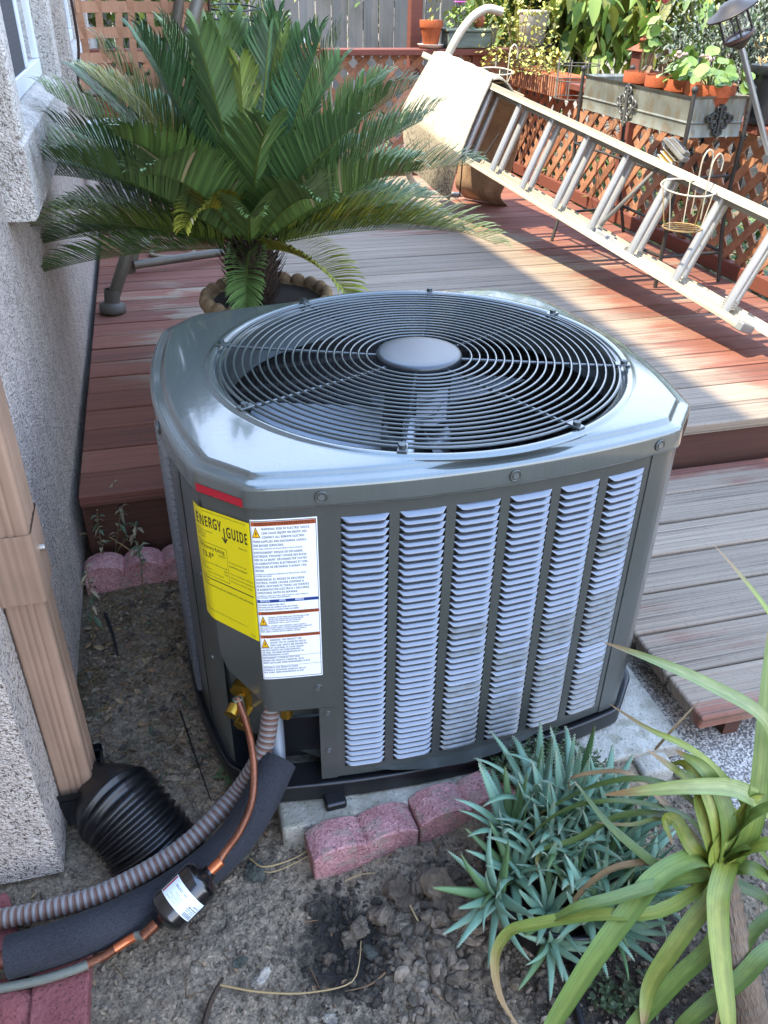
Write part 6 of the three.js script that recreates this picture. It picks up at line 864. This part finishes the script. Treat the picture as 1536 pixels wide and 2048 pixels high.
// ---------------------------------------------------------------- hanging chair and its stand
{
  const st = thing('swing_stand', 'olive-grey tubular swing stand with a plastic foot on the deck', 'stand'); const tubeM = std({ color: 0x6f6a5d, roughness: .5, metalness: .2, map: mottle });
  const f1 = onY(226, 625, DECKY), dir1 = onZ(372, 90, -3.95).sub(onZ(256, 500, -3.66)).normalize(); const at1 = onZ(256, 500, -3.66);
  const pTop = onZ(385, 40, -4.0); mesh('pole', tube([V(f1.x, .24, f1.z), at1, pTop, pTop.clone().add(pTop.clone().sub(at1).multiplyScalar(.6))], .026, 30, 14), tubeM, st);
  const q0 = onZ(300, 330, -4.25), q1 = onZ(350, 60, -4.3); mesh('pole', tube([q0.clone().add(q0.clone().sub(q1).multiplyScalar(.9)), q0, q1, q1.clone().add(q1.clone().sub(q0).multiplyScalar(.6))], .026, 30, 14), tubeM, st);
  const b0 = onY(268, 530, .245), b1 = onY(440, 505, .25); mesh('cross_bar', tube([b0, b1, b1.clone().add(b1.clone().sub(b0).multiplyScalar(.5))], .021, 12, 12), tubeM, st);
  const ft = mesh('foot_cap', lathe([[0, 0], [.052, 0], [.056, .012], [.054, .035], [.036, .045], [.033, .05], [.031, .1], [.028, .1], [.028, .05], [0, .05]], 28), std({ color: 0x4a463e, roughness: .6 }), st); ft.position.set(f1.x, DECKY, f1.z); ft.rotation.z = -.1;
  const hc = thing('hanging_chair', 'woven tan strap hanging chair beside the wall', 'chair'); const strapT = dataTex(256, 256, (u, v) => lerp3([.58, .42, .31], [.74, .56, .43], woodGrain(u * .6, v, 9))), strapM = std({ map: strapT, roughness: .7 });
  const zc = -4.35, X = u => mix(-.245, .33, u), Yv = v => mix(.985, 1.6, v); const P = (u, v) => V(X(u) + .05 * Math.sin(v * 3) * (u < .3 ? 1 : 0) * (v > .2 ? .6 : 0), Yv(v), zc - .10 * Math.pow(2 * u - 1, 2) * -1 + .06 * v * v);
  const strap = (fn, w, k, n = 14) => { const gb = new GB(), pts = []; for (let i = 0; i <= n; i++) pts.push(fn(i / n, i)); ribbon(gb, pts, () => w, { ref: V(0, 0, 1) }); const g = gb.geo(); const Pp = g.attributes.position; mesh('strap', g, strapM, hc); };
  for (let k = 0; k < 8; k++) { const u = .03 + k * .133; strap((t) => { const p = P(u + .012 * Math.sin(t * 9 + k), t); p.z += .005 * Math.sin(t * 6 * Math.PI + k * Math.PI); return p; }, .03, k); }
  for (let k = 0; k < 6; k++) { const v = .05 + k * .155; strap((t) => { const p = P(t, v); p.z += .005 * Math.sin(t * 7.5 * Math.PI + (k + 1) * Math.PI); return p; }, .042, k); }
  mesh('frame_hoop', tube([P(0, 1.02), P(-.02, .6), P(-.01, .3), P(.0, .0), P(.3, -.03), P(.7, -.03), P(1, 0), P(1.01, .5), P(1, 1)], .006, 60, 8), withMottle(0x4a3020, .7), hc);
  const wb = thing('wire_basket', 'black wire basket hanging behind the palm', 'basket', [.46, 1.18, -4.5]); for (const [y, r] of [[.14, .16], [.1, .15], [.05, .12], [0, .07]]) { const g = new THREE.TorusGeometry(r, .0035, 6, 40); g.rotateX(Math.PI / 2 + .2); mesh('hoop', g.translate(0, y, 0), std({ color: 0x2b2a28, roughness: .5 }), wb); }
  const wh = thing('white_bucket', 'white plastic bucket on the deck between the wall and the hanging chair', 'bucket', [-.14, DECKY, -4.75]); mesh('bucket_wall', lathe([[0, 0], [.11, 0], [.135, .56], [.142, .56], [.142, .6], [.13, .6], [.125, .57], [0, .5]], 32), withMottle(0xd5dadf, .45), wh);
  const hz = thing('coiled_hose', 'pale garden hose loop lying on the deck under the palm', 'hose'); { const c = onY(345, 502, .22), pts = []; for (let i = 0; i <= 12; i++) pts.push(V(c.x + Math.cos(i / 12 * 5.5) * .11, .215, c.z + Math.sin(i / 12 * 5.5) * .09)); mesh('loop', tube(pts, .01, 60, 8), withMottle(0xa59a83, .7), hz); }
  const cp = thing('terracotta_pot', 'terracotta pot half hidden behind the palm on the deck', 'pot', [.27, DECKY, -4.75]); mesh('clay_body', lathe([[0, 0], [.1, 0], [.14, .2], [.155, .2], [.155, .26], [.14, .26], [0, .23]], 32), withMottle(0xb5603a, .9), cp);
}

// ---------------------------------------------------------------- beyond the deck: board fence, trees, shrubs
{
  const fence = thing('board_fence', 'grey weathered board fence behind the far railing', 'fence', [0, 0, -8.6]); const gt = dataTex(512, 512, (u, v) => { const g = woodGrain(v, u * 2, 7), a = nA.at(u, v); return lerp3([.44, .415, .38], [.66, .635, .59], clamp(g * .8 + a * .4 - .1)); }); const fm = [1, .9, 1.06].map(k => std({ map: gt, color: new THREE.Color(k, k, k), roughness: .9 }));
  for (let k = 0; k < 42; k++) { const g = boxAt(-.07, .07, -.1, 2.05 + rr(-.02, .02), -.009, .009, .003); const m = mesh('board', uvBox(g, 1.1, rnd(), rnd()), fm[k % 3], fence); m.position.set(-2.3 + k * .148, 0, (k % 2) * .006); }
  for (const y of [.35, 1.6]) mesh('fence_rail', boxAt(-2.4, 4.0, y, y + .09, -.06, -.011), fm[1], fence);
  const sideF = thing('board_fence', 'long grey board fence across the garden', 'fence', [7.2, 0, 0]); for (let k = 0; k < 90; k++) { const g = boxAt(-.009, .009, -.1, 1.85 + rr(-.02, .02), -.07, .07, .003); const m = mesh('board', uvBox(g, 1.1, rnd(), rnd()), fm[k % 3], sideF); m.position.set((k % 2) * .006, 0, -9.5 + k * .148); }
  const lm = o => leafMat({ roughness: .55, transmission: .35, thickness: 0, ...o });
  const mats = { a: lm({}), b: leafMat({ roughness: .7 }) }; const barkM = withMottle(0x5d5146, 1, { bumpMap: stuccoB, bumpScale: .01 });
  const tree = (name, label, pos, trunkH, cr, crown, n, L, w, cols, o = {}) => { // crown: [rx, ry, rz]; clumps of leaves on limbs
    const t = thing(name, label, 'tree', pos, 0, o.group); const limbs = []; const top = V(rr(-.1, .1), trunkH, rr(-.1, .1)), tw = []; tw.push(tube([V(0, -.1, 0), V(rr(-.05, .05), trunkH * .5, rr(-.05, .05)), top], k => cr * (1 - .35 * k), 16, 10));
    const tips = []; for (let k = 0; k < (o.limbs || 14); k++) { const a = k * 2.399, e = rr(-.25, 1), q = Math.sqrt(Math.max(0, 1 - e * e * .8)); const p = V(Math.cos(a) * crown[0] * q * rr(.45, .95), trunkH + crown[1] * (.45 + e * .75), Math.sin(a) * crown[2] * q * rr(.45, .95)); tips.push(p); tw.push(tube([top.clone().add(V(0, -trunkH * .15 * rnd(), 0)), top.clone().lerp(p, .5).add(V(0, .1 * crown[1], 0)), p], k2 => cr * .4 * (1 - .8 * k2), 10, 6)); }
    mesh('trunk', merge(tw), barkM, t); const gb = new GB(); const cl = [...tips]; for (let k = 0; k < (o.clumps || 26); k++) { const p = tips[k % tips.length].clone().lerp(tips[(k * 7 + 3) % tips.length], rr(.1, .6)).add(V(rr(-.2, .2) * crown[0], rr(-.2, .25) * crown[1], rr(-.2, .2) * crown[2])); cl.push(p); }
    const cs = o.cs || .34; for (let k = 0; k < n; k++) { const c0 = cl[k % cl.length], d = V(rr(-1, 1), rr(-1, 1), rr(-1, 1)); if (d.lengthSq() > 1) d.normalize(); const c = c0.clone().add(V(d.x * crown[0] * cs, d.y * crown[1] * cs, d.z * crown[2] * cs)); const dir = V(rr(-1, 1), rr(-1, 1) - (o.hang || .2), rr(-1, 1)).normalize(), l = L * rr(.65, 1.25), v = rr(.6, 1.25), cc = cols[rnd() * cols.length | 0]; const dn = o.hang ? -.25 * l : -.08 * l; ribbon(gb, [c, c.clone().addScaledVector(dir, l * .45), c.clone().addScaledVector(dir, l).add(V(0, dn, 0))].flatMap((p, i, A) => i ? [A[i - 1].clone().lerp(p, .5), p] : [p]), q => l * w * Math.pow(Math.sin(Math.PI * clamp(q * .93 + .05)), .8), { fold: .25, col: () => [cc[0] * v, cc[1] * v, cc[2] * v] }); }
    mesh('crown', gb.geo(), o.dull ? mats.b : mats.a, t); return t; };
  const green = [[.10, .19, .03], [.15, .25, .04], [.22, .30, .05], [.07, .14, .025]], yel = [[.34, .36, .05], [.25, .32, .05], [.16, .25, .04]], silver = [[.15, .18, .12], [.11, .14, .09], [.20, .22, .16]];
  tree('broadleaf_tree', 'tree with large drooping glossy leaves right behind the garden-side railing', [3.3, -.06, -7.0], .95, .045, [.75, .95, .95], 1500, .17, .5, [[.12, .22, .03], [.17, .27, .04], [.08, .15, .025], [.26, .30, .045]], { hang: 1.3, limbs: 22, clumps: 60, cs: .3 });
  tree('broadleaf_tree', 'second large-leaved tree further behind the trough', [3.75, -.06, -6.5], .9, .05, [.8, .95, .8], 1200, .16, .5, [[.16, .27, .04], [.24, .34, .06], [.36, .38, .07]], { hang: 1.2, limbs: 20, clumps: 50, cs: .3 });
  tree('silver_shrub', 'dense silver-grey small-leaved shrub behind the black pot', [3.42, -.06, -5.05], .35, .04, [.5, .85, .55], 9000, .03, .38, silver, { limbs: 24, clumps: 80, cs: .28, dull: 1 });
  tree('citrus_tree', 'yellow-green tree beyond the hanging chair', [-.9, -.06, -8.0], .7, .07, [1.1, 1.2, .8], 3000, .09, .5, yel, { limbs: 20, clumps: 60 }); tree('citrus_tree', 'bright leafy tree at the end of the house', [.35, -.06, -7.6], .5, .05, [.8, .95, .6], 2200, .08, .5, yel, { limbs: 18, clumps: 50 });
  const far = [[4.9, -6.6, 1.8, 1.5], [6.2, -4.2, 2.0, 1.5], [5.6, -1.6, 1.9, 1.4], [4.4, -8.4, 1.7, 1.6], [2.6, -10.2, 2.0, 1.6], [.2, -10.6, 2.2, 1.7], [-2.6, -10.2, 2.0, 1.6], [6.5, -7.6, 2.4, 1.7], [6.4, 1.2, 1.9, 1.4]], fl = ['garden tree by the long fence behind the large-leaved trees', 'garden tree across from the trough', 'garden tree across from the low platform', 'garden tree at the corner of the far fence', 'tree rising behind the right half of the far fence', 'tree rising behind the middle of the far fence', 'tree rising behind the house end of the far fence', 'tall tree in the far garden corner', 'garden tree past the low platform'];
  far.forEach(([x, z, h, r], k) => tree('garden_tree', fl[k], [x, -.06, z], h * .55, .08, [r, r * 1.0, r], 3400, .11, .5, green, { limbs: 18, clumps: 60, cs: .3, group: 'trees around the garden' }));
  // understorey shrubs
  const shrub = (pos, r, h, n, L, cols, label) => { const t = thing('shrub', label, 'shrub', pos, 0, 'shrubs below the railing'); const gb = new GB(); for (let k = 0; k < n; k++) { const a = rnd() * 6.283, q = Math.sqrt(rnd()) * r, c = V(Math.cos(a) * q, rnd() * h * (1.05 - .5 * q / r), Math.sin(a) * q), d = V(Math.cos(a) + rr(-.8, .8), rr(-.2, 1), Math.sin(a) + rr(-.8, .8)).normalize(), l = L * rr(.6, 1.3), v = rr(.55, 1.2), cc = cols[rnd() * cols.length | 0]; ribbon(gb, [c, c.clone().addScaledVector(d, l * .5), c.clone().addScaledVector(d, l).add(V(0, -l * .15, 0))], t2 => l * .4 * Math.sin(Math.PI * clamp(t2 * .9 + .06)), { fold: .25, col: () => [cc[0] * v, cc[1] * v, cc[2] * v] }); } mesh('foliage', gb.geo(), mats.a, t); };
  [[3.0, -3.2, .3, .5], [3.05, -2.6, .35, .45], [3.2, -2.0, .4, .5], [3.1, -3.9, .35, .6], [3.1, -5.0, .4, .6], [3.1, -5.9, .4, .65], [3.4, -6.6, .5, .8]].forEach(([x, z, r, h], k) => shrub([x, -.06, z], r, h, 750, .075, green, ['dark shrub at the corner of the deck', 'shrub in the gap past the near railing post', 'shrub beside the low platform', 'shrub seen through the lattice under the trough', 'shrub below the large-leaved tree', 'shrub behind the clay trough', 'shrub at the far corner outside the railing'][k]));
  [[.6, -7.3, .4, .7], [1.5, -7.5, .4, .6], [2.3, -7.3, .45, .8], [1.0, -8.1, .3, .5], [-.3, -7.0, .4, .6]].forEach(([x, z, r, h], k) => shrub([x, -.06, z], r, h, 520, .08, [[.12, .2, .05], [.2, .26, .08], [.26, .24, .12], [.3, .12, .25]], ['flowering shrub behind the far lattice near the vine', 'shrub behind the far lattice below the tray', 'shrub behind the far lattice by the tall post', 'small shrub against the grey fence', 'shrub behind the hanging chair'][k]));
}

renderer.render(scene, camera);
